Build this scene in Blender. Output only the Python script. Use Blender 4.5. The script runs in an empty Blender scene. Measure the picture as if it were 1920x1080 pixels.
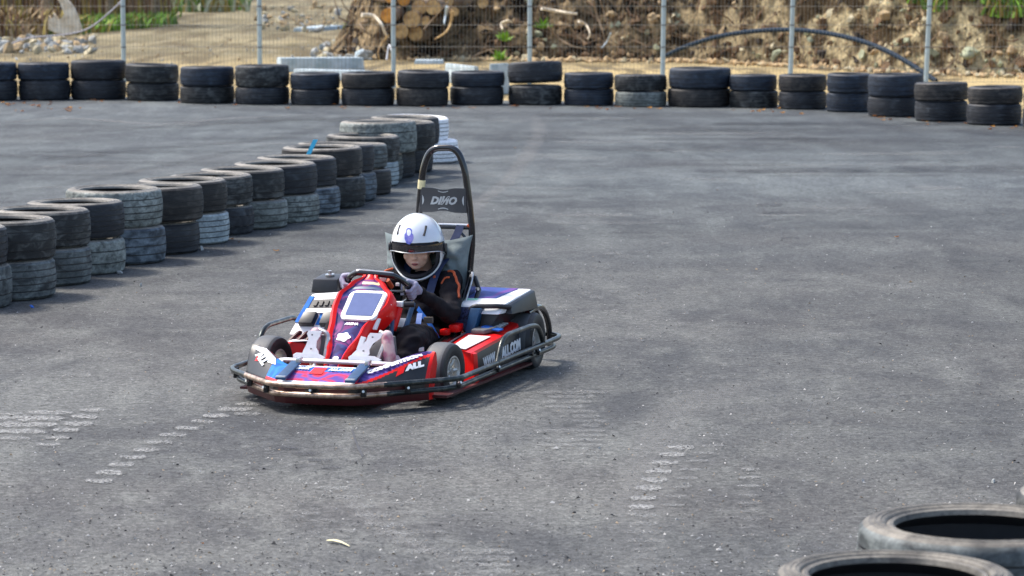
import bpy, bmesh, math, random
from mathutils import Vector, Matrix, noise
R_ = math.radians
random.seed(7)
scene = bpy.context.scene
C = scene.collection

# ------------------------------------------------------------------ camera, sky, sun, exposure
FPX, HOR, HCAM = 6000.0, -120.0, 2.1
PITCH = math.atan((540 - HOR) / FPX)
cam_d = bpy.data.cameras.new('camera'); cam = bpy.data.objects.new('camera', cam_d); C.objects.link(cam)
cam.location = (0, 0, HCAM); cam.rotation_euler = (math.pi/2 - PITCH, 0, 0)
cam_d.sensor_width = 36; cam_d.lens = FPX/1920*36
cam_d.clip_start = 0.1; cam_d.clip_end = 2000
cam_d.dof.use_dof = True; cam_d.dof.focus_distance = 15.2; cam_d.dof.aperture_fstop = 7.0
scene.camera = cam

SUN_EL, SUN_DIR = 57, Vector((0.86, -0.42, 0)).normalized()     # light travels towards SUN_DIR
w = bpy.data.worlds.new('World'); scene.world = w; w.use_nodes = True
nt = w.node_tree; bg = nt.nodes['Background']
sky = nt.nodes.new('ShaderNodeTexSky'); sky.sky_type = 'NISHITA'; sky.sun_disc = False
sky.sun_elevation = R_(SUN_EL); sky.sun_rotation = math.atan2(-SUN_DIR.x, -SUN_DIR.y)
sky.air_density = 1.0; sky.dust_density = 3.0; sky.ozone_density = 1.2
nt.links.new(sky.outputs[0], bg.inputs[0]); bg.inputs[1].default_value = 0.15
sl = bpy.data.lights.new('sun', 'SUN'); sl.energy = 2.3; sl.angle = R_(11); sl.color = (1, 0.95, 0.88)
sun = bpy.data.objects.new('sun', sl); C.objects.link(sun)
ld = SUN_DIR*math.cos(R_(SUN_EL)) + Vector((0, 0, -math.sin(R_(SUN_EL))))
sun.rotation_euler = ld.to_track_quat('-Z', 'Y').to_euler()
scene.view_settings.view_transform = 'Standard'; scene.view_settings.look = 'None'
scene.view_settings.exposure = 1.0; scene.view_settings.gamma = 1

TS = bpy.data.scenes.new('scratch')
def DG():
    with bpy.context.temp_override(scene=TS, view_layer=TS.view_layers[0]):
        d = bpy.context.evaluated_depsgraph_get(); d.update(); return d
# ------------------------------------------------------------------ helpers
def ray(px, py):
    u = (px-960)/FPX; v = (540-py)/FPX; cp, sp = math.cos(PITCH), math.sin(PITCH)
    return Vector((u, cp+v*sp, -sp+v*cp))
def gnd(px, py, z=0.0):
    r = ray(px, py); t = (z-HCAM)/r.z
    return Vector((r.x*t, r.y*t, z))
def atd(px, py, d):
    r = ray(px, py); t = d/r.y
    return Vector((r.x*t, d, HCAM+r.z*t))

def tag(o, label=None, cat=None, group=None, kind=None):
    if label: o['label'] = label
    if cat: o['category'] = cat
    if group: o['group'] = group
    if kind: o['kind'] = kind
    return o
def empty(name, loc, rz=0):
    o = bpy.data.objects.new(name, None); C.objects.link(o); o.location = loc; o.rotation_euler = (0, 0, rz)
    o.empty_display_size = 0.1
    return o
def to_obj(name, bm, mats, parent=None, smooth=True, off=None, recalc=True, angle=38):
    if recalc: bmesh.ops.recalc_face_normals(bm, faces=bm.faces)
    me = bpy.data.meshes.new(name)
    if off is not None: bmesh.ops.translate(bm, verts=bm.verts, vec=-Vector(off))
    bm.to_mesh(me); bm.free()
    if not isinstance(mats, (list, tuple)): mats = [mats]
    for m in mats: me.materials.append(m)
    if smooth:
        me.polygons.foreach_set('use_smooth', [True]*len(me.polygons))
        me.set_sharp_from_angle(angle=R_(angle))
    o = bpy.data.objects.new(name, me); C.objects.link(o)
    if parent: o.parent = parent
    return o
def hexa(bm, p, mi=0, bev=0):
    vs = [bm.verts.new(Vector(q)) for q in p]
    fs = [bm.faces.new([vs[i] for i in f]) for f in ((0,3,2,1),(4,5,6,7),(0,1,5,4),(1,2,6,5),(2,3,7,6),(3,0,4,7))]
    for f in fs: f.material_index = mi
    if bev:
        es = list({e for f in fs for e in f.edges})
        r = bmesh.ops.bevel(bm, geom=es, offset=bev, segments=2, profile=0.6, affect='EDGES', clamp_overlap=True)
        for f in r['faces']: f.material_index = mi
    return vs
def box(bm, c, s, mi=0, bev=0, rot=None):
    c = Vector(c); hx, hy, hz = s[0]/2, s[1]/2, s[2]/2
    pts = [Vector(q) for q in ((-hx,-hy,-hz),(hx,-hy,-hz),(hx,hy,-hz),(-hx,hy,-hz),(-hx,-hy,hz),(hx,-hy,hz),(hx,hy,hz),(-hx,hy,hz))]
    if rot is not None: pts = [rot @ q for q in pts]
    return hexa(bm, [q+c for q in pts], mi, bev)
def fillet(pts, r=0.05, n=5):
    pts = [Vector(p) for p in pts]; out = [pts[0]]
    for i in range(1, len(pts)-1):
        a, b, c = pts[i-1], pts[i], pts[i+1]
        d1 = (a-b); d2 = (c-b); k = min(r, d1.length*.48, d2.length*.48)
        s = b+d1.normalized()*k; e = b+d2.normalized()*k
        for j in range(n+1):
            t = j/n; out.append(s*(1-t)**2 + b*2*t*(1-t) + e*t*t)
    out.append(pts[-1]); return out
def spline(pts, n=8):
    pts = [Vector(p) for p in pts]; out = []
    for i in range(len(pts)-1):
        p0 = pts[max(i-1, 0)]; p1 = pts[i]; p2 = pts[i+1]; p3 = pts[min(i+2, len(pts)-1)]
        for j in range(n):
            t = j/n
            out.append(0.5*((2*p1)+(p2-p0)*t+(2*p0-5*p1+4*p2-p3)*t*t+(3*p1-p0-3*p2+p3)*t**3))
    out.append(pts[-1]); return out
def tube(bm, pts, r, seg=10, mi=0, cap=True, closed=False, flat=1.0):
    pts = [Vector(p) for p in pts]; n = len(pts); rings = []
    rr = r if isinstance(r, (list, tuple)) else [r]*n
    up = None
    for i, p in enumerate(pts):
        if closed: t = pts[(i+1) % n]-pts[i-1]
        else: t = pts[min(i+1, n-1)]-pts[max(i-1, 0)]
        t.normalize()
        if up is None:
            up = Vector((0, 0, 1)) if abs(t.z) < .9 else Vector((1, 0, 0))
        up = (up - t*up.dot(t)).normalized(); s = t.cross(up)
        rings.append([bm.verts.new(p+(s*math.cos(a)+up*math.sin(a)*flat)*rr[i]) for a in [2*math.pi*k/seg for k in range(seg)]])
    m = n if closed else n-1
    for i in range(m):
        a, b = rings[i], rings[(i+1) % n]
        for k in range(seg):
            f = bm.faces.new((a[k], a[(k+1) % seg], b[(k+1) % seg], b[k])); f.material_index = mi
    if cap and not closed:
        for rg, rev in ((rings[0], True), (rings[-1], False)):
            f = bm.faces.new(rg[::-1] if rev else rg); f.material_index = mi
def lathe(bm, prof, seg=48, mats=None, axis='z', c=(0, 0, 0), mod=None, rot=None):
    """closed profile of (r, z)"""
    c = Vector(c); n = len(prof); rings = []
    for k in range(seg):
        a = 2*math.pi*k/seg; row = []
        for j, (r, z) in enumerate(prof):
            if mod: r = mod(k, j, r)
            v = Vector((r*math.cos(a), r*math.sin(a), z))
            if axis == 'x': v = Vector((v.z, v.x, v.y))
            if axis == 'y': v = Vector((v.x, v.z, v.y))
            if rot is not None: v = rot @ v
            row.append(bm.verts.new(v+c))
        rings.append(row)
    for k in range(seg):
        a, b = rings[k], rings[(k+1) % seg]
        for j in range(n):
            f = bm.faces.new((a[j], b[j], b[(j+1) % n], a[(j+1) % n]))
            f.material_index = mats[j] if mats else 0
def disc(bm, c, r, nrm, th=0.01, seg=24, mi=0):
    c = Vector(c); nrm = Vector(nrm).normalized()
    tube(bm, [c-nrm*th/2, c+nrm*th/2], r, seg, mi)
def extr(bm, pts2, o, ux, uy, th, mi=0, bev=0):
    """extruded outline: 2-D points in the frame o,ux,uy, thickness along ux x uy"""
    ux = Vector(ux); uy = Vector(uy); nz = ux.cross(uy).normalized(); o = Vector(o)
    a = [bm.verts.new(o+ux*x+uy*y) for x, y in pts2]; b = [bm.verts.new(o+ux*x+uy*y+nz*th) for x, y in pts2]
    fs = [bm.faces.new(a[::-1]), bm.faces.new(b)]
    n = len(a)
    for i in range(n): fs.append(bm.faces.new((a[i], a[(i+1) % n], b[(i+1) % n], b[i])))
    for f in fs: f.material_index = mi
    if bev:
        r = bmesh.ops.bevel(bm, geom=list(fs[1].edges), offset=bev, segments=2, affect='EDGES')
        for f in r['faces']: f.material_index = mi
def bake(name, bm, mods, mats, parent=None, off=None, smooth=True, matfn=None):
    me = bpy.data.meshes.new('tmp'); bm.to_mesh(me); bm.free()
    o = bpy.data.objects.new('tmp', me); TS.collection.objects.link(o)
    for ty, kw in mods:
        m = o.modifiers.new(ty, ty)
        for k, v in kw.items(): setattr(m, k, v)
    dg = DG()
    nm = bpy.data.meshes.new_from_object(o.evaluated_get(dg))
    bpy.data.objects.remove(o); nm.name = name
    nm.materials.clear()
    for m in (mats if isinstance(mats, (list, tuple)) else [mats]): nm.materials.append(m)
    if matfn:
        for p in nm.polygons: p.material_index = matfn(p.center)
    if off is not None: nm.transform(Matrix.Translation(-Vector(off)))
    nm.polygons.foreach_set('use_smooth', [smooth]*len(nm.polygons))
    ob = bpy.data.objects.new(name, nm); C.objects.link(ob)
    if parent: ob.parent = parent
    return ob
def caps(bm, segs, seg=14):
    for p0, r0, p1, r1 in segs:
        p0, p1 = Vector(p0), Vector(p1)
        tube(bm, [p0, p1], [r0, r1], seg)
        for p, r in ((p0, r0), (p1, r1)):
            bmesh.ops.create_uvsphere(bm, u_segments=seg, v_segments=8, radius=r*.995, matrix=Matrix.Translation(p))
def ell(bm, c, s, rot=None):
    m = Matrix.Translation(Vector(c)) @ (rot.to_4x4() if rot is not None else Matrix.Identity(4)) @ Matrix.Diagonal((*s, 1))
    bmesh.ops.create_uvsphere(bm, u_segments=24, v_segments=14, radius=1, matrix=m)
def text(bm, s, size, o, ux, uy, shear=0.0, mi=0, th=0.0012, bold=0.0, cx=False, sx=1.0):
    cu = bpy.data.curves.new('t', 'FONT'); cu.body = s; cu.size = size; cu.shear = shear; cu.offset = bold; cu.resolution_u = 2
    cu.extrude = th
    if cx: cu.align_x = 'CENTER'
    ob = bpy.data.objects.new('t', cu); TS.collection.objects.link(ob)
    dg = DG()
    me = bpy.data.meshes.new_from_object(ob.evaluated_get(dg)); bpy.data.objects.remove(ob)
    ux = Vector(ux).normalized(); uy = Vector(uy).normalized(); nz = ux.cross(uy); o = Vector(o)
    vs = [bm.verts.new(o+ux*v.co.x*sx+uy*v.co.y+nz*v.co.z) for v in me.vertices]
    for p in me.polygons:
        try: f = bm.faces.new([vs[i] for i in p.vertices]); f.material_index = mi
        except ValueError: pass
    bpy.data.meshes.remove(me)

# ------------------------------------------------------------------ materials
def nmat(name):
    m = bpy.data.materials.new(name); m.use_nodes = True; n = m.node_tree
    b = n.nodes['Principled BSDF']; return m, n, b
def mat(name, col, rough=.5, metal=0.0, var=0.12, scale=30, bump=0.0, bscale=60, bdist=.002, coat=0.0, spec=.5, col2=None, mixlo=.45, mixhi=.6, detail=5):
    m, n, b = nmat(name); L = n.links.new
    tc = n.nodes.new('ShaderNodeTexCoord'); nz = n.nodes.new('ShaderNodeTexNoise'); nz.inputs['Scale'].default_value = scale; nz.inputs['Detail'].default_value = detail
    L(tc.outputs['Object'], nz.inputs['Vector'])
    cr = n.nodes.new('ShaderNodeValToRGB'); e = cr.color_ramp.elements
    c = Vector(col[:3]); c2 = Vector(col2[:3]) if col2 else c*(1+var)
    c1 = c if col2 else c*(1-var)
    e[0].position = mixlo if col2 else .3; e[1].position = mixhi if col2 else .7
    e[0].color = (*c1, 1); e[1].color = (*[min(1, x) for x in c2], 1)
    L(nz.outputs['Fac'], cr.inputs[0]); L(cr.outputs[0], b.inputs['Base Color'])
    b.inputs['Roughness'].default_value = rough; b.inputs['Metallic'].default_value = metal
    b.inputs['Coat Weight'].default_value = coat; b.inputs['Specular IOR Level'].default_value = spec
    if bump:
        n2 = n.nodes.new('ShaderNodeTexNoise'); n2.inputs['Scale'].default_value = bscale; n2.inputs['Detail'].default_value = 4
        bp = n.nodes.new('ShaderNodeBump'); bp.inputs['Strength'].default_value = bump; bp.inputs['Distance'].default_value = bdist
        L(tc.outputs['Object'], n2.inputs['Vector']); L(n2.outputs['Fac'], bp.inputs['Height']); L(bp.outputs[0], b.inputs['Normal'])
    return m

def mix(n, fac, a, b_, bt='MIX'):
    x = n.nodes.new('ShaderNodeMix'); x.data_type = 'RGBA'; x.blend_type = bt
    for i, v in ((0, fac), (6, a), (7, b_)):
        if isinstance(v, (tuple, float, int)): x.inputs[i].default_value = v
        else: n.links.new(v, x.inputs[i])
    return x.outputs[2]
def ramp(n, src, pts):
    r = n.nodes.new('ShaderNodeValToRGB'); e = r.color_ramp.elements
    while len(e) < len(pts): e.new(0.5)
    for k, (p, c) in zip(e, pts):
        k.position = p; k.color = (c, c, c, 1) if not isinstance(c, tuple) else (*c, 1)
    n.links.new(src, r.inputs[0]); return r.outputs[0]
def noi(n, vec, scale, detail=4, rough=.5, dist=0.0, sc3=None, off=(0, 0, 0)):
    if sc3 or off != (0, 0, 0):
        mp = n.nodes.new('ShaderNodeMapping'); mp.inputs['Scale'].default_value = sc3 or (1, 1, 1); mp.inputs['Location'].default_value = off
        n.links.new(vec, mp.inputs[0]); vec = mp.outputs[0]
    t = n.nodes.new('ShaderNodeTexNoise'); t.inputs['Scale'].default_value = scale; t.inputs['Detail'].default_value = detail
    t.inputs['Roughness'].default_value = rough; t.inputs['Distortion'].default_value = dist
    n.links.new(vec, t.inputs['Vector']); return t.outputs['Fac']
def bumpn(n, b, h, s, d):
    bp = n.nodes.new('ShaderNodeBump'); bp.inputs['Strength'].default_value = s; bp.inputs['Distance'].default_value = d
    n.links.new(h, bp.inputs['Height']); n.links.new(bp.outputs[0], b.inputs['Normal'])

def asphalt_mat():
    m, n, b = nmat('asphalt'); tc = n.nodes.new('ShaderNodeTexCoord'); v = tc.outputs['Object']
    big = noi(n, v, .22, 6, .62, .8); mid = noi(n, v, 1.1, 6, .65, .8, off=(3, 7, 0)); hue = noi(n, v, .4, 3, .5, off=(11, 2, 0))
    wear = noi(n, v, 3.0, 6, .68, .4, sc3=(1.25, .5, 1), off=(6, 2, 1)); streak = noi(n, v, .8, 6, .58, .9, sc3=(1.7, .42, 1), off=(4, 4, 0)); zone = noi(n, v, .085, 3, .5, .5, off=(2, 5, 0))
    fine = noi(n, v, 75, 3, .75, .4); fine2 = noi(n, v, 24, 4, .7, .3, off=(9, 1, 3)); pit = noi(n, v, 46, 2, .6, 1.2, off=(1, 8, 3))
    base = mix(n, ramp(n, big, [(.36, 0.0), (.64, 1.0)]), (.080, .080, .086, 1), (.125, .124, .129, 1))
    base = mix(n, ramp(n, mid, [(.42, 0.0), (.62, .9)]), base, (.165, .164, .163, 1))
    base = mix(n, ramp(n, streak, [(.51, 0.0), (.72, .65)]), base, (.235, .233, .228, 1))
    base = mix(n, ramp(n, streak, [(.26, .7), (.45, 0.0)]), base, (.055, .057, .066, 1))
    base = mix(n, ramp(n, hue, [(.45, 0.0), (.75, .40)]), base, (.135, .118, .112, 1))
    base = mix(n, ramp(n, wear, [(.50, 0.0), (.68, .42)]), base, (.25, .25, .24, 1))
    base = mix(n, ramp(n, wear, [(.30, .6), (.42, 0.0)]), base, (.055, .056, .060, 1))
    # grazing sky reflection painted into the colour: far track tinted bluer
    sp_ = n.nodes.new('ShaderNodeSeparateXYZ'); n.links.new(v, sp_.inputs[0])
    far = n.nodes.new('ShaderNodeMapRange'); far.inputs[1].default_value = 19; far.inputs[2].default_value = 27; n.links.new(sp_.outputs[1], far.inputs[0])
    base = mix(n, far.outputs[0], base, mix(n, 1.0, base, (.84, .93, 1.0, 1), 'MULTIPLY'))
    base = mix(n, 1.0, base, ramp(n, zone, [(.38, (.46, .475, .455)), (.60, (.77, .785, .74))]), 'MULTIPLY')
    base = mix(n, 1.0, base, ramp(n, fine, [(.30, .22), (.43, .80), (.57, 1.14), (.72, 2.1)]), 'MULTIPLY')
    base = mix(n, 1.0, base, ramp(n, fine2, [(.32, .55), (.5, 1.0), (.68, 1.45)]), 'MULTIPLY')
    base = mix(n, 1.0, base, ramp(n, pit, [(.28, .30), (.40, 1.0)]), 'MULTIPLY')
    n.links.new(base, b.inputs['Base Color'])
    b.inputs['Roughness'].default_value = .8; b.inputs['Specular IOR Level'].default_value = .28
    bumpn(n, b, fine, .7, .008)
    return m
def ground_mat():
    m, n, b = nmat('dirt'); tc = n.nodes.new('ShaderNodeTexCoord'); v = tc.outputs['Object']
    a = noi(n, v, .5, 6, .65, .5, sc3=(1, .35, 1)); c = noi(n, v, 3, 6, .7, off=(4, 4, 4)); d = noi(n, v, 14, 5, .7)
    base = mix(n, ramp(n, a, [(.36, 0.0), (.62, 1.0)]), (.115, .096, .052, 1), (.30, .255, .150, 1))
    base = mix(n, ramp(n, c, [(.5, 0.0), (.72, .8)]), base, (.33, .31, .26, 1))
    # sandy apron close behind the tyre row
    sep = n.nodes.new('ShaderNodeSeparateXYZ'); n.links.new(v, sep.inputs[0])
    mr = n.nodes.new('ShaderNodeMapRange'); mr.inputs[1].default_value = 58; mr.inputs[2].default_value = 50; n.links.new(sep.outputs[1], mr.inputs[0])
    base = mix(n, mr.outputs[0], base, (.47, .36, .18, 1))
    rut = noi(n, v, .9, 5, .6, 1.6, sc3=(1.1, .16, 1), off=(7, 1, 0)); base = mix(n, ramp(n, rut, [(.40, .85), (.52, 0.0)]), base, (.125, .10, .060, 1))
    base = mix(n, 1.0, base, ramp(n, d, [(.3, .65), (.7, 1.3)]), 'MULTIPLY')
    n.links.new(base, b.inputs['Base Color']); b.inputs['Roughness'].default_value = .95; b.inputs['Specular IOR Level'].default_value = .1
    bumpn(n, b, d, .8, .05); return m
def rubber(name, base, dust, amt, side=None, nscale=9):
    """old tyre rubber with weathering: dust colour held in patches"""
    m, n, b = nmat(name); tc = n.nodes.new('ShaderNodeTexCoord'); oi = n.nodes.new('ShaderNodeObjectInfo')
    add = n.nodes.new('ShaderNodeVectorMath'); add.operation = 'ADD'
    cmb = n.nodes.new('ShaderNodeCombineXYZ'); mul = n.nodes.new('ShaderNodeMath'); mul.operation = 'MULTIPLY'; mul.inputs[1].default_value = 37
    n.links.new(oi.outputs['Random'], mul.inputs[0])
    for i in range(3): n.links.new(mul.outputs[0], cmb.inputs[i])
    n.links.new(tc.outputs['Object'], add.inputs[0]); n.links.new(cmb.outputs[0], add.inputs[1]); v = add.outputs[0]
    p = noi(n, v, nscale, 6, .68, .6, sc3=(1, 1, 1.8)); q = noi(n, v, 3.2, 3, .5); f = noi(n, v, 70, 4, .7)
    fac = mix(n, 1.0, ramp(n, p, [(.52-amt*.45, 0.0), (.72-amt*.25, 1.0)]), ramp(n, q, [(.3, .45), (.65, 1.0)]), 'MULTIPLY')
    col = mix(n, fac, (*base, 1), (*dust, 1))
    col = mix(n, 1.0, col, ramp(n, f, [(.3, .7), (.7, 1.3)]), 'MULTIPLY')
    n.links.new(col, b.inputs['Base Color']); b.inputs['Roughness'].default_value = .62; b.inputs['Specular IOR Level'].default_value = .4
    bumpn(n, b, f, .35, .002); return m
def camo(name, cols, scale=9):
    m, n, b = nmat(name); tc = n.nodes.new('ShaderNodeTexCoord')
    a = noi(n, tc.outputs['Object'], scale, 2, .4, 1.2)
    r = n.nodes.new('ShaderNodeValToRGB'); r.color_ramp.interpolation = 'EASE'; e = r.color_ramp.elements
    while len(e) < len(cols): e.new(.5)
    for i, c in enumerate(cols): e[i].position = .33+.34*i/(len(cols)-1); e[i].color = (*c, 1)
    n.links.new(a, r.inputs[0]); n.links.new(r.outputs[0], b.inputs['Base Color'])
    b.inputs['Roughness'].default_value = .6; b.inputs['Specular IOR Level'].default_value = .12; return m
def worn_metal(name, a, c, lo, hi, metal=.6, rough=.38, scale=16):
    m, n, b = nmat(name); tc = n.nodes.new('ShaderNodeTexCoord'); p = noi(n, tc.outputs['Object'], scale, 7, .7, .4)
    f = ramp(n, p, [(lo, 0.0), (hi, 1.0)]); n.links.new(mix(n, f, (*a, 1), (*c, 1)), b.inputs['Base Color'])
    b.inputs['Metallic'].default_value = metal; b.inputs['Roughness'].default_value = rough; return m

M = {}
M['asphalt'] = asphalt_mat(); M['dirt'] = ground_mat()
def red_plastic():
    m, n, b = nmat('red_plastic'); tc = n.nodes.new('ShaderNodeTexCoord'); v = tc.outputs['Object']
    sc = noi(n, v, 30, 6, .8, .2, sc3=(1, .25, 1)); st = noi(n, v, 6, 4, .6)
    c = mix(n, ramp(n, st, [(.3, 0.0), (.7, 1.0)]), (.66, .006, .005, 1), (.84, .010, .007, 1))
    c = mix(n, ramp(n, sc, [(.62, 0.0), (.70, .55)]), c, (.22, .03, .03, 1))
    n.links.new(c, b.inputs['Base Color']); b.inputs['Roughness'].default_value = .34; b.inputs['Specular IOR Level'].default_value = .34; return m
M['red'] = red_plastic()
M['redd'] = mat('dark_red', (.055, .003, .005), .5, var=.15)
M['white'] = mat('white_plastic', (.80, .80, .80), .35, var=.04)
M['dec'] = mat('white_decal', (.84, .85, .86), .35, var=.05)
M['black'] = mat('black_plastic', (.018, .018, .020), .42, var=.25)
M['gloss'] = mat('gloss_black', (.012, .012, .014), .16, var=.2, coat=.5)
M['blkmetal'] = worn_metal('black_tube', (.016, .017, .019), (.20, .20, .20), .60, .72, .3, .3)
M['bump'] = worn_metal('bumper_tube', (.040, .048, .048), (.26, .25, .22), .50, .78, .7, .30, 12)
M['bumpf'] = worn_metal('scuffed_tube', (.16, .10, .07), (.62, .47, .36), .36, .60, .8, .36, 14)
M['chrome'] = worn_metal('bare_metal', (.45, .45, .44), (.75, .75, .73), .35, .65, .85, .3)
M['alu'] = mat('white_aluminium', (.78, .78, .79), .35, metal=.15, var=.06)
M['grey'] = mat('grey_plastic', (.13, .13, .135), .5, var=.2)
M['seat'] = mat('seat_shell', (.022, .024, .027), .3, var=.2)
M['cush'] = mat('cushion_fabric', (.165, .200, .200), .85, var=.15, scale=14, bump=.8, bscale=14, bdist=.012)
M['suit'] = mat('race_suit', (.0075, .0060, .0085), .85, var=.35, scale=12, bump=.9, bscale=11, bdist=.014, spec=.2)
M['orange'] = mat('orange_piping', (.42, .07, .015), .7, var=.15)
M['glove'] = mat('glove_fabric', (.31, .30, .40), .75, var=.12, scale=40, bump=.4, bscale=60)
M['gloved'] = mat('glove_palm', (.03, .03, .035), .7)
M['skin'] = mat('skin', (.74, .46, .34), .5, var=.06, scale=20)
M['lip'] = mat('lips', (.50, .13, .12), .45)
M['helmet'] = mat('helmet_shell', (.72, .745, .79), .10, var=.02, coat=.8)
M['liner'] = mat('helmet_liner', (.014, .014, .02), .7)
M['rim'] = mat('helmet_rim', (.78, .78, .76), .3)
M['navy'] = mat('navy_webbing', (.018, .03, .085), .6, var=.2)
M['bluev'] = mat('blue_strap', (.01, .10, .42), .5, var=.2)
M['tealv'] = mat('teal_plastic', (.006, .050, .13), .45, var=.2)
M['ppaint'] = mat('plate_paint', (.42, .44, .44), .5)
M['tape'] = mat('blue_tape', (.05, .48, .72), .4)
M['cream'] = mat('cream_tape', (.72, .64, .36), .5)
M['screen'] = mat('screen_glass', (.12, .155, .31), .65, var=.05, spec=.1)
M['gfx'] = camo('purple_graphic', [(.035, .02, .10), (.05, .06, .20), (.20, .035, .16), (.03, .03, .11), (.26, .06, .20)], 9)
M['gfx2'] = camo('violet_graphic', [(.06, .04, .20), (.13, .08, .32), (.035, .025, .11), (.30, .08, .22)], 9)
M['blueg'] = camo('blue_graphic', [(.02, .12, .48), (.03, .20, .62), (.02, .08, .34)], 8)
M['pinkg'] = camo('pink_graphic', [(.10, .06, .30), (.62, .04, .09), (.12, .08, .34), (.60, .03, .06)], 7)
M['film'] = camo('iridescent_film', [(.05, .05, .22), (.04, .08, .28), (.14, .06, .26)], 5)
M['mint'] = mat('mint_strip', (.30, .70, .52), .3)
M['kt'] = mat('kart_tread', (.082, .087, .092), .60, var=.12, scale=25, bump=.3, bscale=120)
M['ktd'] = mat('kart_sidewall', (.022, .023, .025), .5, var=.2)
M['rimw'] = worn_metal('wheel_rim', (.52, .50, .44), (.74, .73, .70), .4, .6, .5, .35)
M['galv'] = mat('galvanised', (.40, .49, .52), .5, metal=.25, var=.1, scale=12)
M['wire'] = mat('mesh_wire', (.25, .245, .22), .5, metal=.3)
M['conc'] = mat('pale_concrete', (.30, .38, .41), .85, scale=7, bump=.5, bscale=30, bdist=.01, col2=(.50, .57, .60), mixlo=.35, mixhi=.65)
M['pipe'] = mat('black_pipe', (.006, .020, .040), .7, var=.2, spec=.2)
M['cable'] = mat('grey_cable', (.40, .38, .40), .6)
M['bark'] = mat('bark', (.13, .085, .05), .9, scale=20, bump=.8, bscale=30, bdist=.02, col2=(.30, .22, .14), mixlo=.35, mixhi=.65)
M['cut'] = mat('cut_wood', (.26, .15, .06), .85, scale=9, bump=.5, bscale=25, bdist=.01, col2=(.56, .37, .16), mixlo=.38, mixhi=.58)
M['cuto'] = mat('orange_cut_wood', (.42, .16, .03), .85, scale=9, bump=.5, bscale=25, bdist=.01, col2=(.72, .33, .06), mixlo=.38, mixhi=.58)
M['pale'] = mat('pale_wood', (.62, .50, .34), .85, scale=8, bump=.6, bscale=18, bdist=.02, col2=(.85, .76, .60), mixlo=.35, mixhi=.6)
M['soil'] = mat('bank_soil', (.030, .021, .013), .95, scale=2.2, bump=1, bscale=11, bdist=.07, col2=(.30, .235, .13), mixlo=.46, mixhi=.62, detail=9)
def soil_mat():
    m, n, b = nmat('bank_earth'); tc = n.nodes.new('ShaderNodeTexCoord'); v = tc.outputs['Object']
    a = noi(n, v, 2.2, 9, .62); f = noi(n, v, 13, 6, .75, .5, off=(2, 2, 2)); se = n.nodes.new('ShaderNodeSeparateXYZ'); n.links.new(v, se.inputs[0])
    mr = n.nodes.new('ShaderNodeMapRange'); mr.inputs[1].default_value = 1.5; mr.inputs[2].default_value = 6.5; n.links.new(se.outputs[0], mr.inputs[0])
    hi = mix(n, mr.outputs[0], (.34, .25, .14, 1), (.60, .50, .29, 1)); lo = mix(n, mr.outputs[0], (.028, .018, .010, 1), (.085, .058, .030, 1))
    c = mix(n, ramp(n, a, [(.44, 0.0), (.60, 1.0)]), lo, hi); c = mix(n, 1.0, c, ramp(n, f, [(.32, .30), (.5, 1.0), (.7, 1.6)]), 'MULTIPLY')
    n.links.new(c, b.inputs['Base Color']); b.inputs['Roughness'].default_value = .95; b.inputs['Specular IOR Level'].default_value = .1; bumpn(n, b, f, 1, .08); return m
M['soil'] = soil_mat()
M['cl_tan'] = mat('clod_tan', (.40, .29, .16), .95, var=.25, scale=12)
M['cl_pale'] = mat('clod_pale', (.46, .40, .26), .95, var=.2, scale=12)
M['cl_br'] = mat('clod_brown', (.15, .09, .045), .95, var=.3, scale=12)
M['cl_dk'] = mat('clod_dark', (.03, .022, .016), .95, var=.3, scale=12)
M['cl_gr'] = mat('clod_green', (.36, .38, .25), .95, var=.2, scale=12)
M['sand'] = mat('sand', (.52, .37, .20), .95, var=.2, scale=9)
M['stone'] = mat('rubble_stone', (.36, .37, .35), .9, var=.3, scale=6)
M['root'] = mat('root_wood', (.20, .14, .085), .9, var=.3, scale=6)
M['grass'] = mat('fresh_grass', (.20, .38, .03), .7, var=.35, scale=4)
M['grassd'] = mat('dark_grass', (.09, .18, .025), .7, var=.35, scale=4)
M['olive'] = mat('olive_stalk', (.27, .21, .055), .9, var=.4, scale=3)
M['brown'] = mat('brown_stalk', (.15, .085, .045), .9, var=.4, scale=3)
M['leafy'] = mat('dry_leaf', (.50, .24, .035), .8, var=.3, scale=20)
M['leafr'] = mat('brown_leaf', (.26, .12, .04), .8, var=.3, scale=20)

# ------------------------------------------------------------------ ground
bm = bmesh.new()
vs = [bm.verts.new(p) for p in ((-900, -30, -.02), (900, -30, -.02), (900, 1500, -.02), (-900, 1500, -.02))]; bm.faces.new(vs)
tag(to_obj('ground', bm, M['dirt'], smooth=False), kind='structure')
bm = bmesh.new()
edge = [(-45, 44), (-12, 42.6), (-6.3, 42.2), (-3.5, 41.6), (.6, 41.0), (2.6, 40.6), (3.9, 39.6), (5.2, 38.2), (7, 35.6), (9.5, 32), (14, 25), (20, 12), (22, -8), (-45, -8)]
edge = [tuple(p)[:2] for p in spline([(x, y, 0) for x, y in edge[:12]], 5)] + edge[12:]
edge = [(x, y + (noise.noise(Vector((x*1.3, y, 0)))*.15 if y > 20 else 0)) for x, y in edge]
bm.faces.new([bm.verts.new((x, y, 0)) for x, y in edge])
tag(to_obj('track_surface', bm, M['asphalt'], smooth=False), kind='structure')

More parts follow.
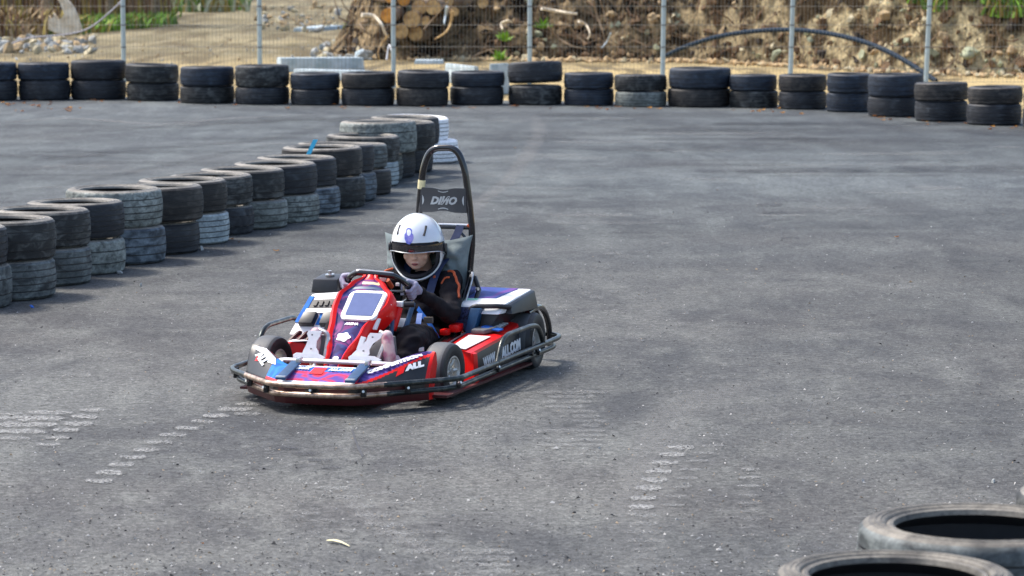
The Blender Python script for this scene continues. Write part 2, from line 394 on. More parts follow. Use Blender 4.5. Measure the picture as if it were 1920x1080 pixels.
# scraped rows in the asphalt (thin worn patches)
def scrape_mat(name, col, thr=.5):
    m, n, b = nmat(name); tc = n.nodes.new('ShaderNodeTexCoord'); a = noi(n, tc.outputs['Object'], 85, 4, .75)
    n.links.new(mix(n, ramp(n, a, [(.3, 0.0), (.7, 1.0)]), (*[c*.72 for c in col], 1), (*[c*1.2 for c in col], 1)), b.inputs['Base Color'])
    b.inputs['Roughness'].default_value = .85
    at = n.nodes.new('ShaderNodeAttribute'); at.attribute_name = 'fade'
    mt = n.nodes.new('ShaderNodeMath'); mt.operation = 'MULTIPLY_ADD'; mt.use_clamp = True; n.links.new(a, mt.inputs[0]); mt.inputs[1].default_value = 6.0; mt.inputs[2].default_value = -2.5
    m2 = n.nodes.new('ShaderNodeMath'); m2.operation = 'MULTIPLY'; m2.use_clamp = True; n.links.new(mt.outputs[0], m2.inputs[0]); n.links.new(at.outputs['Fac'], m2.inputs[1])
    n.links.new(m2.outputs[0], b.inputs['Alpha']); return m
def dash_layer(name, marks, col, mname):
    bm = bmesh.new(); lay = bm.verts.layers.float.new('fade')
    for x0, x1, y, hh, st in marks:
        n = 14; up, mi_, m3, dn = [], [], [], []
        for i in range(n+1):
            t = i/n; px = x0+(x1-x0)*t; yy = y+noise.noise(Vector((px*.05, y*.7, 3)))*hh*.35
            hw = hh*.44*(math.sin(math.pi*min(1, max(0, t)))**.25)*(1+.9*noise.noise(Vector((px*.22, y, 1))))+.3
            for arr, dy, fd in ((up, -hw*1.7, 0.0), (mi_, -hw*.55, st), (m3, hw*.55, st), (dn, hw*1.7, 0.0)):
                e = 0 if i in (0, n) else 1
                vv = bm.verts.new(gnd(px, yy+dy, .004)); vv[lay] = fd*e; arr.append(vv)
        for i in range(n):
            bm.faces.new((up[i], up[i+1], mi_[i+1], mi_[i])); bm.faces.new((mi_[i], mi_[i+1], m3[i+1], m3[i])); bm.faces.new((m3[i], m3[i+1], dn[i+1], dn[i]))
    o = to_obj(name, bm, scrape_mat(mname, col), smooth=False)
    return tag(o, kind='structure')
rnd = random.Random(3)
marks = [(437, 500, 757, 5, .8), (405, 478, 767, 6, 1.0), (378, 432, 779, 6, 1.1), (437, 490, 776, 5, .8), (357, 402, 790, 5, .95), (327, 376, 802, 6, .95), (297, 352, 815, 6, .95),
         (272, 326, 829, 6, .95), (248, 300, 843, 6, 1.0), (222, 277, 857, 6, 1.0), (201, 254, 871, 7, 1.1), (177, 232, 886, 8, 1.2), (158, 213, 901, 7, 1.1)]
marks += [(147, 198, 769, 5, 1.0), (132, 184, 781, 7, 1.25), (120, 176, 794, 7, 1.25), (97, 152, 806, 6, 1.1), (45, 140, 773, 6, 1.0), (-10, 126, 784, 8, 1.2), (-10, 112, 796, 8, 1.2), (-10, 90, 809, 7, 1.2),
          (83, 132, 820, 5, .9), (66, 115, 833, 5, .85), (-10, 60, 822, 5, .8), (0, 45, 776, 4, .8)]
for i, (x, y) in enumerate(((1300, 838), (1284, 852), (1270, 867), (1258, 883), (1250, 899), (1240, 915), (1230, 933), (1226, 949))):
    marks.append((x-50, x+3, y, 7, 1.1+.04*i)); marks.append((x+14, x+60, y-3, 4, .5))
marks += [(1388, 1426, 880, 4, .7), (1384, 1428, 895, 4, .75), (1380, 1426, 911, 4, .7)]
for k in range(7): marks.append((1176+rnd.uniform(-6, 8), 1228+rnd.uniform(-8, 20), 965+k*16, 6, .55-.05*k)); marks.append((1385+rnd.uniform(-8, 8), 1430, 928+k*15, 5, .4-.04*k))
for k in range(8): marks.append((600+k*22+rnd.uniform(-8, 8), 660+k*26, 915+k*17, 8, .5)); marks.append((690+k*18, 760+k*22, 925+k*18, 6, .35))
for k in range(5): marks.append((845+rnd.uniform(-10, 10), 960+rnd.uniform(-10, 20), 1035+k*12, 9, .6))
for k in range(12): marks.append((1040+rnd.uniform(-60, 40), 1110+rnd.uniform(-30, 40), 735+k*9, 5, .45))
for cx, cy, k, sp in ((650, 1000, 16, 60), (560, 960, 10, 60), (880, 1040, 12, 70), (300, 640, 22, 230), (980, 560, 18, 110), (1150, 620, 16, 120), (1480, 730, 14, 150), (230, 740, 14, 160), (1080, 790, 10, 120), (900, 870, 12, 160), (1400, 600, 20, 300), (500, 1050, 10, 200), (1080, 480, 14, 90), (700, 800, 12, 120)):
    for _ in range(k):
        x = cx+rnd.gauss(0, sp); y = cy+rnd.gauss(0, sp*.33); l = rnd.uniform(10, 42)
        marks.append((x, x+l, y, rnd.uniform(3, 7), rnd.uniform(.12, .42)))
for _ in range(60):                      # long sweeping scuffs far down the track
    x = rnd.uniform(0, 1900); y = rnd.uniform(205, 420); l = rnd.uniform(60, 260)
    marks.append((x, x+l, y, rnd.uniform(2, 6), rnd.uniform(.14, .42)))
dash_layer('worn_marks', marks, (.26, .26, .25), 'worn_asphalt')
dk = [(515, 560, 840, 6, .7), (545, 600, 850, 7, .8), (575, 625, 862, 6, .7), (600, 640, 876, 5, .6), (1415, 1470, 384, 5, .55), (1425, 1480, 400, 5, .6), (1440, 1490, 412, 4, .5), (1462, 1500, 446, 3, .4),
      (1780, 1900, 790, 8, .4), (1830, 1920, 812, 9, .4), (880, 960, 655, 5, .3), (0, 200, 235, 4, .4), (1150, 1450, 245, 5, .35), (1000, 1300, 225, 4, .35)]
for _ in range(50):
    x = rnd.uniform(-50, 1900); y = rnd.uniform(215, 560); l = rnd.uniform(60, 220)
    dk.append((x, x+l, y, rnd.uniform(2, 6), rnd.uniform(.1, .32)))
for _ in range(46):
    y = rnd.uniform(206, 330); x = rnd.uniform(-100, 1900); l = rnd.uniform(200, 620); dk.append((x, x+l, y, rnd.uniform(3, 9), rnd.uniform(.18, .5)))
dash_layer('dark_marks', dk, (.045, .046, .052), 'dark_asphalt')
cr = bmesh.new()
for pts in ([(1180, 275), (1260, 285), (1330, 292), (1380, 318), (1412, 345), (1418, 372), (1440, 400), (1462, 420), (1466, 445)], [(660, 805), (668, 830), (680, 856)]):
    P3 = spline([gnd(x, y, .003) for x, y in pts], 6)
    for i in range(len(P3)-1):
        a, b_ = P3[i], P3[i+1]; s = Vector((.0035, .010, 0))*(1+.8*noise.noise(a*9))
        cr.faces.new([cr.verts.new(q) for q in (a-s, b_-s, b_+s, a+s)])
tag(to_obj('surface_crack', cr, mat('crack', (.06, .062, .068), .9), smooth=False), kind='structure')

def path_layer(name, paths, col, mname):
    bm = bmesh.new(); lay = bm.verts.layers.float.new('fade')
    for pts, wm, st in paths:
        P3 = spline([gnd(x, y, .0025) for x, y in pts], 14); n = len(P3); rows = []
        for i, p in enumerate(P3):
            t = (P3[min(i+1, n-1)]-P3[max(i-1, 0)]).normalized(); sd = Vector((-t.y, t.x, 0)); e = min(1, i/12, (n-1-i)/12); r = []
            for u, fd in ((-1, 0), (-.4, 1), (.4, 1), (1, 0)):
                v = bm.verts.new(p+sd*u*wm*(1+.3*noise.noise(p*.8))); v[lay] = fd*e*st; r.append(v)
            rows.append(r)
        for a_, b_ in zip(rows, rows[1:]):
            for k in range(3): bm.faces.new((a_[k], a_[k+1], b_[k+1], b_[k]))
    tag(to_obj(name, bm, scrape_mat(mname, col), smooth=False), kind='structure')
path_layer('rubber_lines', [([(-40, 318), (200, 285), (480, 262), (760, 215)], .22, .34), ([(-40, 262), (260, 240), (620, 222), (1000, 214)], .3, .34), ([(-40, 372), (180, 335), (360, 300), (560, 262)], .12, .34), ([(900, 208), (1150, 222), (1500, 262), (1960, 330)], .35, .20),
  ([(180, 560), (330, 520), (560, 470), (760, 400)], .16, .22)], (.05, .051, .055), 'rubbered_asphalt')
path_layer('dusty_lines', [([(870, 420), (900, 380), (960, 330), (1010, 250), (1000, 210)], .10, .4), ([(-40, 235), (120, 222), (300, 232), (430, 222), (640, 212)], .16, .55), ([(1180, 1080), (1210, 900), (1290, 760), (1500, 700)], .14, .3), ([(250, 238), (380, 232), (520, 236)], .08, .8), ([(640, 910), (700, 980), (800, 1030), (900, 1060)], .05, .45)], (.25, .245, .235), 'dusty_asphalt')
_gr = random.Random(5); bm = bmesh.new(); _gm = [mat('grit_pale', (.42, .41, .39), .9), mat('grit_dark', (.03, .03, .032), .9), mat('grit_tan', (.30, .23, .15), .9)]
for _ in range(5200):
    yy = 1080-_gr.random()**1.6*700; p = gnd(_gr.uniform(-20, 1940), yy); k = _gr.uniform(.0025, .0065)*(1.7 if _gr.random() < .04 else 1); q = [Vector((_gr.uniform(-1, 1), _gr.uniform(-1, 1), _gr.uniform(0, 1))).normalized()*k*1.4+p for _i in range(3)]+[p+Vector((0, 0, k*1.2))]
    vs = [bm.verts.new(c) for c in q]; mi = _gr.choice([0, 0, 1, 1, 2])
    for f_ in ((0, 1, 2), (0, 3, 1), (1, 3, 2), (2, 3, 0)): bm.faces.new([vs[i] for i in f_]).material_index = mi
tag(to_obj('grit', bm, _gm, smooth=False), 'fine loose grit and grains of stone scattered over the asphalt', 'grit', kind='stuff')

# ------------------------------------------------------------------ car tyres
RB = [rubber('rubber_black', (.017, .019, .024), (.075, .085, .095), .05),
      rubber('rubber_navy', (.014, .020, .032), (.045, .065, .095), .12),
      rubber('rubber_dusty', (.016, .017, .018), (.15, .155, .145), .10),
      rubber('rubber_teal', (.026, .031, .033), (.20, .222, .215), .38),
      rubber('rubber_green', (.040, .046, .042), (.33, .355, .325), .46, nscale=16),
      rubber('rubber_blue', (.022, .031, .042), (.21, .255, .29), .34),
      rubber('rubber_pale', (.10, .13, .15), (.48, .54, .54), .60),
      rubber('painted_white', (.86, .86, .87), (.90, .90, .90), .5),
      rubber('rubber_brown', (.017, .016, .016), (.10, .088, .075), .12)]
SIDE = [rubber('wall_dust', (.045, .042, .038), (.27, .25, .215), .75), rubber('wall_dark', (.022, .024, .028), (.08, .085, .09), .25), RB[7], rubber('wall_brown', (.045, .042, .038), (.22, .20, .165), .50)]
INN = mat('tyre_inside', (.035, .036, .040), .45)
_tm = {}
def tyre_mesh(Rr, wd, style, ti, si, seg=80):
    key = (round(Rr, 3), round(wd, 3), style, ti, si)
    if key in _tm: return _tm[key]
    prof, ms = [], []
    def add(r, z, m): prof.append((r, z)); ms.append(m)
    rb = Rr*.69
    add(rb, wd*.10, 1); add(rb+.012, wd*.045, 1); add(rb+.03, wd*.03, 1); add(Rr*.82, wd*.0, 1); add(Rr*.88, wd*.005, 1); add(Rr*.945, wd*.035, 0); add(Rr*.978, wd*.09, 0)
    z0, z1 = wd*.15, wd*.85; ng = {0: 4, 1: 3, 2: 4, 3: 5, 4: 2}[style]; gw = .0065; gd = .008
    def crown(z): t = (z-wd/2)/(wd/2); return Rr-.015*t*t
    prev = z0; add(crown(z0), z0, 0)
    for g in range(ng):
        zc = z0+(z1-z0)*(g+.5)/ng
        for zz, dr, mm in ((zc-gw/2, 0, 0), (zc-gw/2+.0008, gd, 2), (zc+gw/2-.0008, gd, 2), (zc+gw/2, 0, 0)): add(crown(zz)-dr, zz, 2 if mm == 2 else 0)
        if g == ng-1: ms[-2] = 2
        ms[-4] = 2; ms[-3] = 2; ms[-2] = 2; ms[-1] = 0
        if g < ng-1: zz = z0+(z1-z0)*(g+1)/ng; add(crown(zz), zz, 0)
    add(crown(z1), z1, 0); add(Rr*.978, wd*.91, 0); add(Rr*.945, wd*.965, 1); add(Rr*.90, wd*.995, 1); add(Rr*.885, wd*.988, 1); add(Rr*.862, wd*.994, 1); add(Rr*.858, wd*1.004, 1); add(Rr*.845, wd*1.004, 1); add(Rr*.841, wd*.996, 1); add(Rr*.815, wd*1.0, 1); add(Rr*.811, wd*1.008, 1); add(Rr*.802, wd*1.008, 1); add(Rr*.798, wd*.997, 1)
    add(Rr*.78, wd*.995, 1); add(Rr*.765, wd*.98, 1); add(rb+.022, wd*.955, 1); add(rb+.014, wd*.975, 1); add(rb+.004, wd*.965, 1); add(rb, wd*.91, 2)
    add(rb+.02, wd*.88, 2); add(Rr*.93, wd*.75, 2); add(Rr*.93, wd*.25, 2); add(rb+.02, wd*.12, 2)
    zs = [z for r, z in prof]
    def mod(k, j, r):
        z = zs[j]; out = prof[j][0] > Rr*.955
        if style in (2, 4) and out and (z > wd*.80 or z < wd*.17) and k % 4 == 0: return r-.007
        if style == 3 and out and k % 2 == 0: return r-.0035
        if style == 4 and out and (k + int(z/wd*6)) % 5 == 0: return r-.006
        return r*(1+.004*noise.noise(Vector((math.cos(k*6.28/seg)*1.5, math.sin(k*6.28/seg)*1.5, Rr*40+wd*90))))
    bm = bmesh.new(); lathe(bm, prof, seg if style < 2 else 120, ms, mod=mod)
    bmesh.ops.recalc_face_normals(bm, faces=bm.faces)
    me = bpy.data.meshes.new('car_tyre'); bm.to_mesh(me); bm.free()
    for m_ in (RB[ti], SIDE[si], INN): me.materials.append(m_)
    me.polygons.foreach_set('use_smooth', [True]*len(me.polygons)); me.set_sharp_from_angle(angle=R_(40))
    _tm[key] = me; return me
def tyre(loc, Rr, wd, style, ti, si, label, group, tilt=(0, 0), cat='tyre'):
    o = bpy.data.objects.new('car_tyre', tyre_mesh(round(Rr*250)/250, round(wd*200)/200, style, ti, si)); C.objects.link(o)
    o.location = loc; o.rotation_euler = (tilt[0], tilt[1], random.uniform(0, 6.28))
    return tag(o, label, cat, group)
ORD = ['first', 'second', 'third', 'fourth', 'fifth', 'sixth', 'seventh', 'eighth', 'ninth', 'tenth', 'eleventh', 'twelfth', 'thirteenth', 'fourteenth', 'fifteenth', 'sixteenth', 'seventeenth', 'eighteenth', 'nineteenth', 'twentieth', 'twenty-first', 'twenty-second']
CN = ['black', 'bluish black', 'dusty black', 'teal-grey dusty', 'pale green-grey dusty', 'blue-grey dusty', 'pale blue-white', 'white painted', 'brownish black']
# back barrier: x0, x1, top, join, bottom, (upper mat, lower mat, style)
BACK = [(-66, 33, 115, 153, 190, 1, 0, 0), (35, 133, 115, 152, 189, 1, 0, 0), (133, 237, 110, 152, 188, 0, 0, 1), (237, 337, 117, 157, 190, 2, 2, 0), (338, 440, 122, 163, 195, 1, 2, 0),
        (441, 543, 118, 165, 197, 2, 0, 2), (544, 638, 134, 169, 198, 1, 0, 1), (639, 741, 133, 167, 199, 8, 0, 0), (743, 841, 130, 166, 200, 0, 8, 1), (843, 945, 132, 164, 198, 1, 0, 1),
        (952, 1055, 118, 162, 198, 0, 2, 0), (1057, 1151, 134, 168, 199, 1, 1, 0), (1152, 1251, 138, 173, 201, 2, 4, 2), (1252, 1369, 124, 168, 202, 1, 8, 0), (1368, 1458, 138, 172, 203, 1, 2, 0),
        (1459, 1550, 137, 173, 206, 8, 0, 0), (1549, 1632, 134, 175, 211, 1, 1, 0), (1627, 1732, 135, 183, 220, 1, 0, 0), (1714, 1815, 152, 191, 229, 8, 0, 0), (1812, 1915, 160, 197, 236, 8, 0, 0), (1917, 2015, 168, 204, 243, 0, 0, 0)]
for i, (x0, x1, top, jn, bot, mu, ml, st) in enumerate(BACK):
    g = gnd((x0+x1)/2, bot); pm = FPX/(g.y+.3); Rr = (x1-x0)/2/pm
    c = Vector((g.x*(g.y+Rr)/g.y, g.y+Rr, 0)); wl = (bot-jn)/pm*1.0; wu = min(.27, (jn-top)/pm*.86)
    if i == 10: mu_t = (0, R_(-5))
    else: mu_t = (R_(random.uniform(-1.2, 1.2)), R_(random.uniform(-1, 1)))
    where = f'{ORD[i]} stack from left in back barrier'
    tyre(c, Rr*random.uniform(.985, 1.02), wl, st, ml, 1, f'{CN[ml]} car tyre, bottom of {where}', 'tyres stacked in the back barrier')
    tyre(c+Vector((random.uniform(-.015, .015), random.uniform(-.02, .02), wl+(.03 if i == 10 else .002))), Rr, wu, (st+1) % 2 if st < 2 else st, mu, 1, f'{CN[mu]} car tyre, {"tilted " if i == 10 else ""}top of {where}', 'tyres stacked in the back barrier', mu_t)
# diagonal row: upper right x, upper bottom y, lower right x, lower bottom y, mats, styles, R, upper width
DIAG = [(10, 497, 18, 580, 0, 3, 0, 4, .315, .22), (100, 488, 101, 562, 2, 3, 1, 0, .315, .235), (165, 464, 169, 535, 2, 3, 0, 0, .31, .225), (230, 447, 234, 514, 0, 4, 3, 4, .31, .225), (302, 425, 309, 495, 4, 5, 2, 1, .315, .24),
        (380, 416, 373, 476, 8, 0, 0, 0, .315, .235), (424, 398, 430, 458, 8, 6, 0, 0, .31, .22), (474, 385, 476, 440, 2, 0, 0, 4, .305, .21), (532, 374, 540, 429, 2, 4, 1, 1, .31, .215), (594, 364, 599, 417, 0, 4, 1, 2, .315, .225),
        (630, 350, 639, 402, 0, 5, 0, 0, .31, .22), (680, 330, 686, 390, 8, 2, 1, 2, .32, .225), (701, 323, 707, 378, 0, 5, 1, 0, .315, .225), (727, 317, 735, 366, 3, 8, 0, 0, .305, .20), (749, 302, 749, 350, 2, 6, 1, 0, .315, .215),
        (782, 284, 757, 341, 4, 3, 4, 0, .335, .275), (816, 272, 780, 334, 2, 0, 1, 3, .32, .245), (824, 262, 813, 324, 0, 0, 0, 1, .315, .25)]
for i, (xu, yu, xl, yl, mu, ml, su, s2, Rr, wu) in enumerate(DIAG):
    g = gnd(xl, yl); d = g.y+Rr*.55; pm = FPX/d
    c = Vector(((xl-960)/pm-Rr, d, 0)); wl = max(.17, min(.24, (yl-yu)/pm*.97))
    where = f'{ORD[i]} stack from near end of diagonal row'
    tyre(c, Rr*.985, wl, s2, ml, 0, f'{CN[ml]} car tyre, bottom of {where}', 'tyres stacked in the diagonal row', (0, R_(random.uniform(-.6, .6))))
    o = tyre(Vector(((xu-960)/pm-Rr, d+random.uniform(-.02, .02), wl+.002)), Rr, wu, su, mu, 0, f'{CN[mu]} car tyre, top of {where}', 'tyres stacked in the diagonal row', (R_(random.uniform(-1.2, .4)), R_(random.uniform(-1, 1))))
    if i in (1, 10):
        bmt = bmesh.new(); o.rotation_euler = (0, 0, 0)
        if i == 1:
            P = [(-.055, -.235, wu+.003), (-.02, -.235, wu+.003), (0.0, -.30, wu-.004), (-.035, -.30, wu-.004)]
            hexa(bmt, [Vector(p) for p in P]+[Vector(p)+Vector((0, 0, .004)) for p in P])
        else:
            P = [(.065, .225, wu+.002), (.10, .225, wu+.002), (.155, .24, wu+.115), (.12, .24, wu+.115)]
            hexa(bmt, [Vector(p) for p in P]+[Vector(p)+Vector((0, .005, .0)) for p in P])
        to_obj('tape_strip', bmt, M['tape'], o, smooth=False)
# white painted pair at the far end
for nm, xr, yb, zb, Rr in (('bottom', 859, 306, 0, .31), ('top', 841, 306, .215, .315)):
    g = gnd(859, 306); d = g.y+.2; pm = FPX/d
    tyre(((xr-960)/pm-Rr, d, zb), Rr, .212, 0, 7, 2, f'white painted car tyre at far end of diagonal row, {nm} one of the pair', 'white painted tyres', (0, R_(0 if zb == 0 else -2)))
# near stacks at the lower right corner
for k, (px, pm, Rr, nm, ti, si, gy) in enumerate(((1852, 697, .34, 'stack with its hole in view', 3, 3, 0), (1690, 756, .31, 'stack cut off by bottom edge', 2, 3, 0), (None, 659, .33, 'stack just peeking in at right edge', 2, 0, 0))):
    d = FPX/pm; x = (px-960)/pm if px else (1915-960)/pm+Rr
    tyre((x, d, 0), Rr*.98, .255, 0, 3, 3, f'teal-grey dusty car tyre at bottom of near {nm}', 'tyres stacked near the camera')
    tyre((x, d, .256), Rr, .255, 1 if k else 0, ti, si, f'dusty car tyre on top of near {nm}', 'tyres stacked near the camera')

# ------------------------------------------------------------------ wire fence
FD = 45.0
fence = empty('wire_fence', (0, FD, 0)); tag(fence, 'grey wire mesh fence on pale galvanised posts behind the back barrier', 'fence')
pxs = [(-22, 0), (233, 0), (488, 0), (738, .1), (993, .1), (1242, .6), (1481, 1.3), (1735, 1.9), (1990, 2.2)]
fx = []
for px, lean in pxs:
    x = (px-960)/FPX*FD; fx.append(x); t = math.tan(R_(lean))
    bm = bmesh.new(); tube(bm, [(x, 0, -.02), (x+2.0*t, 0, 2.0)], .034, 10)
    for z in (.55, .86, 1.12, 1.7): tube(bm, [(x+z*t, 0, z-.008), (x+(z+.016)*t, 0, z+.008)], .040, 10, 1)
    to_obj('post', bm, [M['galv'], M['grey']], fence)
for a in range(len(fx)-1):
    bm = bmesh.new(); x0, x1 = fx[a]+.03, fx[a+1]-.03; n = int((x1-x0)/.052)
    for k in range(n+1):
        x = x0+(x1-x0)*k/n; tube(bm, [(x, .03, .05), (x, .03, 1.98)], .0021, 3, cap=False)
    for z in (.06, .25, .555, .86, 1.12, 1.4, 1.7, 1.96):
        tube(bm, [(x0-.03, .024, z), (x1+.03, .024, z)], .0028, 4)
    to_obj('mesh_panel', bm, M['wire'], fence, smooth=False)

# ------------------------------------------------------------------ soil bank, debris and vegetation behind the fence
def yfront(x):
    pts = [(-3.4, 57.5), (-2.4, 55.2), (0, 54.8), (3, 54.3), (4.5, 52.5), (6, 49.8), (8, 48.2), (12, 46.6), (30, 45)]
    if x <= pts[0][0]: return pts[0][1]
    for (a, ya), (b_, yb) in zip(pts, pts[1:]):
        if x <= b_:
            t = (x-a)/(b_-a); return ya+(yb-ya)*t
    return pts[-1][1]
def bank_h(x, y):
    s = y-yfront(x)
    if s < -.3: return -.06
    e = max(0, min(1, (x+3.6)/1.6)); e = e*e*(3-2*e)
    h = 3.4*(1-math.exp(-max(0, s)/3.0))*e
    bl = (.30-abs(noise.noise(Vector((x*1.5+7, y*1.1, 4)))))*.75+(.3-abs(noise.noise(Vector((x*3.6, y*2.6, 8)))))*.36+(.3-abs(noise.noise(Vector((x*8, y*6, 8)))))*.16
    nn = .42*noise.noise(Vector((x*.8, y*.8, 2)))+.26*noise.noise(Vector((x*2.3, y*2.3, 5)))+.13*noise.noise(Vector((x*5.5, y*5.5, 1)))+.06*noise.noise(Vector((x*13, y*13, 9)))
    return h + (nn*.8+bl)*min(1, max(0, s+.1)*1.3)*e - .03
bm = bmesh.new(); nx, ny = 420, 130; grid = []
for j in range(ny+1):
    row = []
    for i in range(nx+1):
        x = -4+i/nx*20; yy = yfront(x)-.3+(j/ny)**1.5*13; row.append(bm.verts.new((x, yy, bank_h(x, yy))))
    grid.append(row)
for j in range(ny):
    for i in range(nx): bm.faces.new((grid[j][i], grid[j][i+1], grid[j+1][i+1], grid[j+1][i]))
tag(to_obj('soil_bank', bm, M['soil'], angle=80), kind='structure')

_tb = bmesh.new(); bmesh.ops.create_icosphere(_tb, subdivisions=1, radius=1); _tb.verts.index_update()
ICO_V = [v.co.copy() for v in _tb.verts]; ICO_F = [[v.index for v in f.verts] for f in _tb.faces]; _tb.free()
def ico(bm, c, s, mi, rr, rough=.35):
    q = Matrix.Rotation(rr.uniform(0, 6), 3, Vector((rr.random()+.01, rr.random(), rr.random()))); c = Vector(c); vs = []
    for v in ICO_V:
        k = 1+rr.uniform(-rough, rough); vs.append(bm.verts.new(q @ Vector((v.x*s[0]*k, v.y*s[1]*k, v.z*s[2]*k)) + c))
    for f in ICO_F: bm.faces.new([vs[i] for i in f]).material_index = mi
rr = random.Random(11)
bm = bmesh.new()
for _ in range(5200):
    x = rr.uniform(-3, 11); s = rr.random()**1.3*6; y = yfront(x)+s
    z = bank_h(x, y); k = .016+.075*rr.random()**3
    patch = noise.noise(Vector((x*.9, z*1.6, 3)))+.25*(x-3)/8
    cho = [0, 1, 4, 0, 4, 2, 2] if patch > .08 else [2, 2, 3, 0, 3, 2, 2]
    ico(bm, (x, y-.03, z+k*.25), (k*rr.uniform(.8, 1.7), k, k*rr.uniform(.5, 1)), rr.choice(cho), rr, .55)
tag(to_obj('soil_clods', bm, [M['cl_tan'], M['cl_pale'], M['cl_br'], M['cl_dk'], M['cl_gr']], smooth=False), 'tan and brown lumps of soil and root mat covering the bank behind the fence', 'soil lumps', kind='stuff')
bm = bmesh.new()
for _ in range(900):
    x = rr.uniform(-3, 10.5); y = yfront(x)+rr.random()**1.4*4; z = bank_h(x, y)+.03
    l = rr.uniform(.2, .9); a = rr.uniform(0, 6.28); p = Vector((x, y-.05, z)); d = Vector((math.cos(a), -abs(math.sin(a))*.3, rr.uniform(-.5, .8))).normalized()
    pts = [p]
    for k in range(5):
        d = (d+Vector((rr.gauss(0, .35), rr.gauss(0, .2), rr.gauss(0, .35)))).normalized(); pts.append(pts[-1]+d*l/5)
    r0 = rr.uniform(.004, .015); tube(bm, pts, [r0*(1-.14*k) for k in range(6)], 5, rr.choice([0, 0, 1, 2]))
tag(to_obj('torn_roots', bm, [M['root'], M['bark'], M['brown']]), 'torn roots and twigs sticking out of the soil bank', 'roots', kind='stuff')
bm = bmesh.new()
for _ in range(420):
    x = rr.uniform(-1.8, 9); y = yfront(x)-rr.uniform(.0, .8)*(1 if x > 0 else .4); k = rr.uniform(.02, .06)
    ico(bm, (x, y, k*.2), (k*1.5, k, k*.7), 0 if rr.random() < .8 else 1, rr, .25)
tag(to_obj('sand_lumps', bm, [M['sand'], M['cl_pale']], smooth=False), 'loose yellow sand lumps along the foot of the soil bank', 'sand', kind='stuff')
def rubble(name, n, pxr, pyr, sz, label, mats, dens=None):
    bm = bmesh.new()
    for _ in range(n):
        px, py = rr.uniform(*pxr), rr.uniform(*pyr)
        if dens and not dens(px, py): continue
        g = gnd(px, py); k = sz*(.15+1.1*rr.random()**2.2)
        ico(bm, g+Vector((0, 0, k*.4)), (k*rr.uniform(1, 1.9), k, k*rr.uniform(.5, .9)), rr.randrange(len(mats)), rr, .3)
    return tag(to_obj(name, bm, mats, smooth=False), label, 'rubble', kind='stuff')
rubble('rubble', 420, (-30, 180), (58, 100), .09, 'pale stone rubble heaped at the left beyond the fence', [M['stone'], M['stone'], M['cl_tan'], M['cl_pale']], lambda x, y: y > (66 if x < 80 else 74))
rubble('rubble', 330, (585, 715), (62, 112), .10, 'grey broken concrete rubble between the dirt track and the log pile', [M['stone'], M['stone'], M['cl_pale'], M['conc']], lambda x, y: y > 112-(x-570)*.55)
rubble('rubble', 160, (480, 640), (14, 60), .08, 'scattered stones on the rising dirt track', [M['stone'], M['cl_tan'], M['cl_pale']])
rubble('rubble', 260, (-40, 700), (70, 135), .022, 'small pebbles on the dirt just behind the back barrier', [M['stone'], M['cl_tan'], M['cl_tan']])
# grass
def grass(name, spots, label, mats, hgt=.3, nb=26, wd=.02):
    bm = bmesh.new()
    for p, rad in spots:
        for _ in range(nb):
            a = rr.uniform(0, 6.28); q = Vector(p)+Vector((math.cos(a), math.sin(a), 0))*rad*rr.random(); h = hgt*rr.uniform(.4, 1.1)
            ln = Vector((rr.gauss(0, .3), rr.gauss(0, .3), 1)).normalized()*h; s = Vector((wd, rr.uniform(-wd, wd), 0))
            m_ = q+ln*.55; t_ = q+ln+Vector((ln.x, ln.y, -.1*h))*.6
            v = [bm.verts.new(c) for c in (q-s, q+s, m_+s*.8, m_-s*.8, t_)]; mi = rr.randrange(len(mats))
            bm.faces.new(v[:4]).material_index = mi; bm.faces.new((v[3], v[2], v[4])).material_index = mi
    return tag(to_obj(name, bm, mats, smooth=False, recalc=False), label, 'grass', kind='stuff')
grass('grass', [(gnd(x_, 62-(x_-165)*.10-rr.random()**1.5*22), .35) for x_ in [165+150*rr.random()**1.25 for _ in range(120)]], 'bright green grass growing beside the dirt track on the left', [M['grass'], M['grass'], M['grassd'], M['olive']], .34, 20, .03)
grass('grass', [(gnd(rr.uniform(60, 175), rr.uniform(56, 66)), .3) for _ in range(22)], 'sparse olive grass beside the pale stump', [M['olive'], M['grassd']], .4, 18, .03)
grass('grass', [(gnd(rr.uniform(290, 430), rr.uniform(2, 22)), .8) for _ in range(90)], 'olive green scrub along the far side of the dirt track', [M['olive'], M['grassd'], M['cl_gr']], .7, 22, .05)
top = []
for _ in range(60000):
    if len(top) >= 420: break
    x = rr.uniform(5.0, 12); y = yfront(x)+rr.uniform(.3, 6); z = bank_h(x, y); dp = y*math.cos(PITCH)-(z-HCAM)*math.sin(PITCH)
    py = 540-FPX*((y*math.sin(PITCH)+(z-HCAM)*math.cos(PITCH))/dp); px = 960+FPX*x/dp
    if px > 1690 and -60 < py < 22+(px-1740)*.14: top.append(((x, y, z), .22))
grass('grass', top, 'green grass on the top of the bank at the right', [M['grass'], M['grassd'], M['olive']], .34, 22, .02)
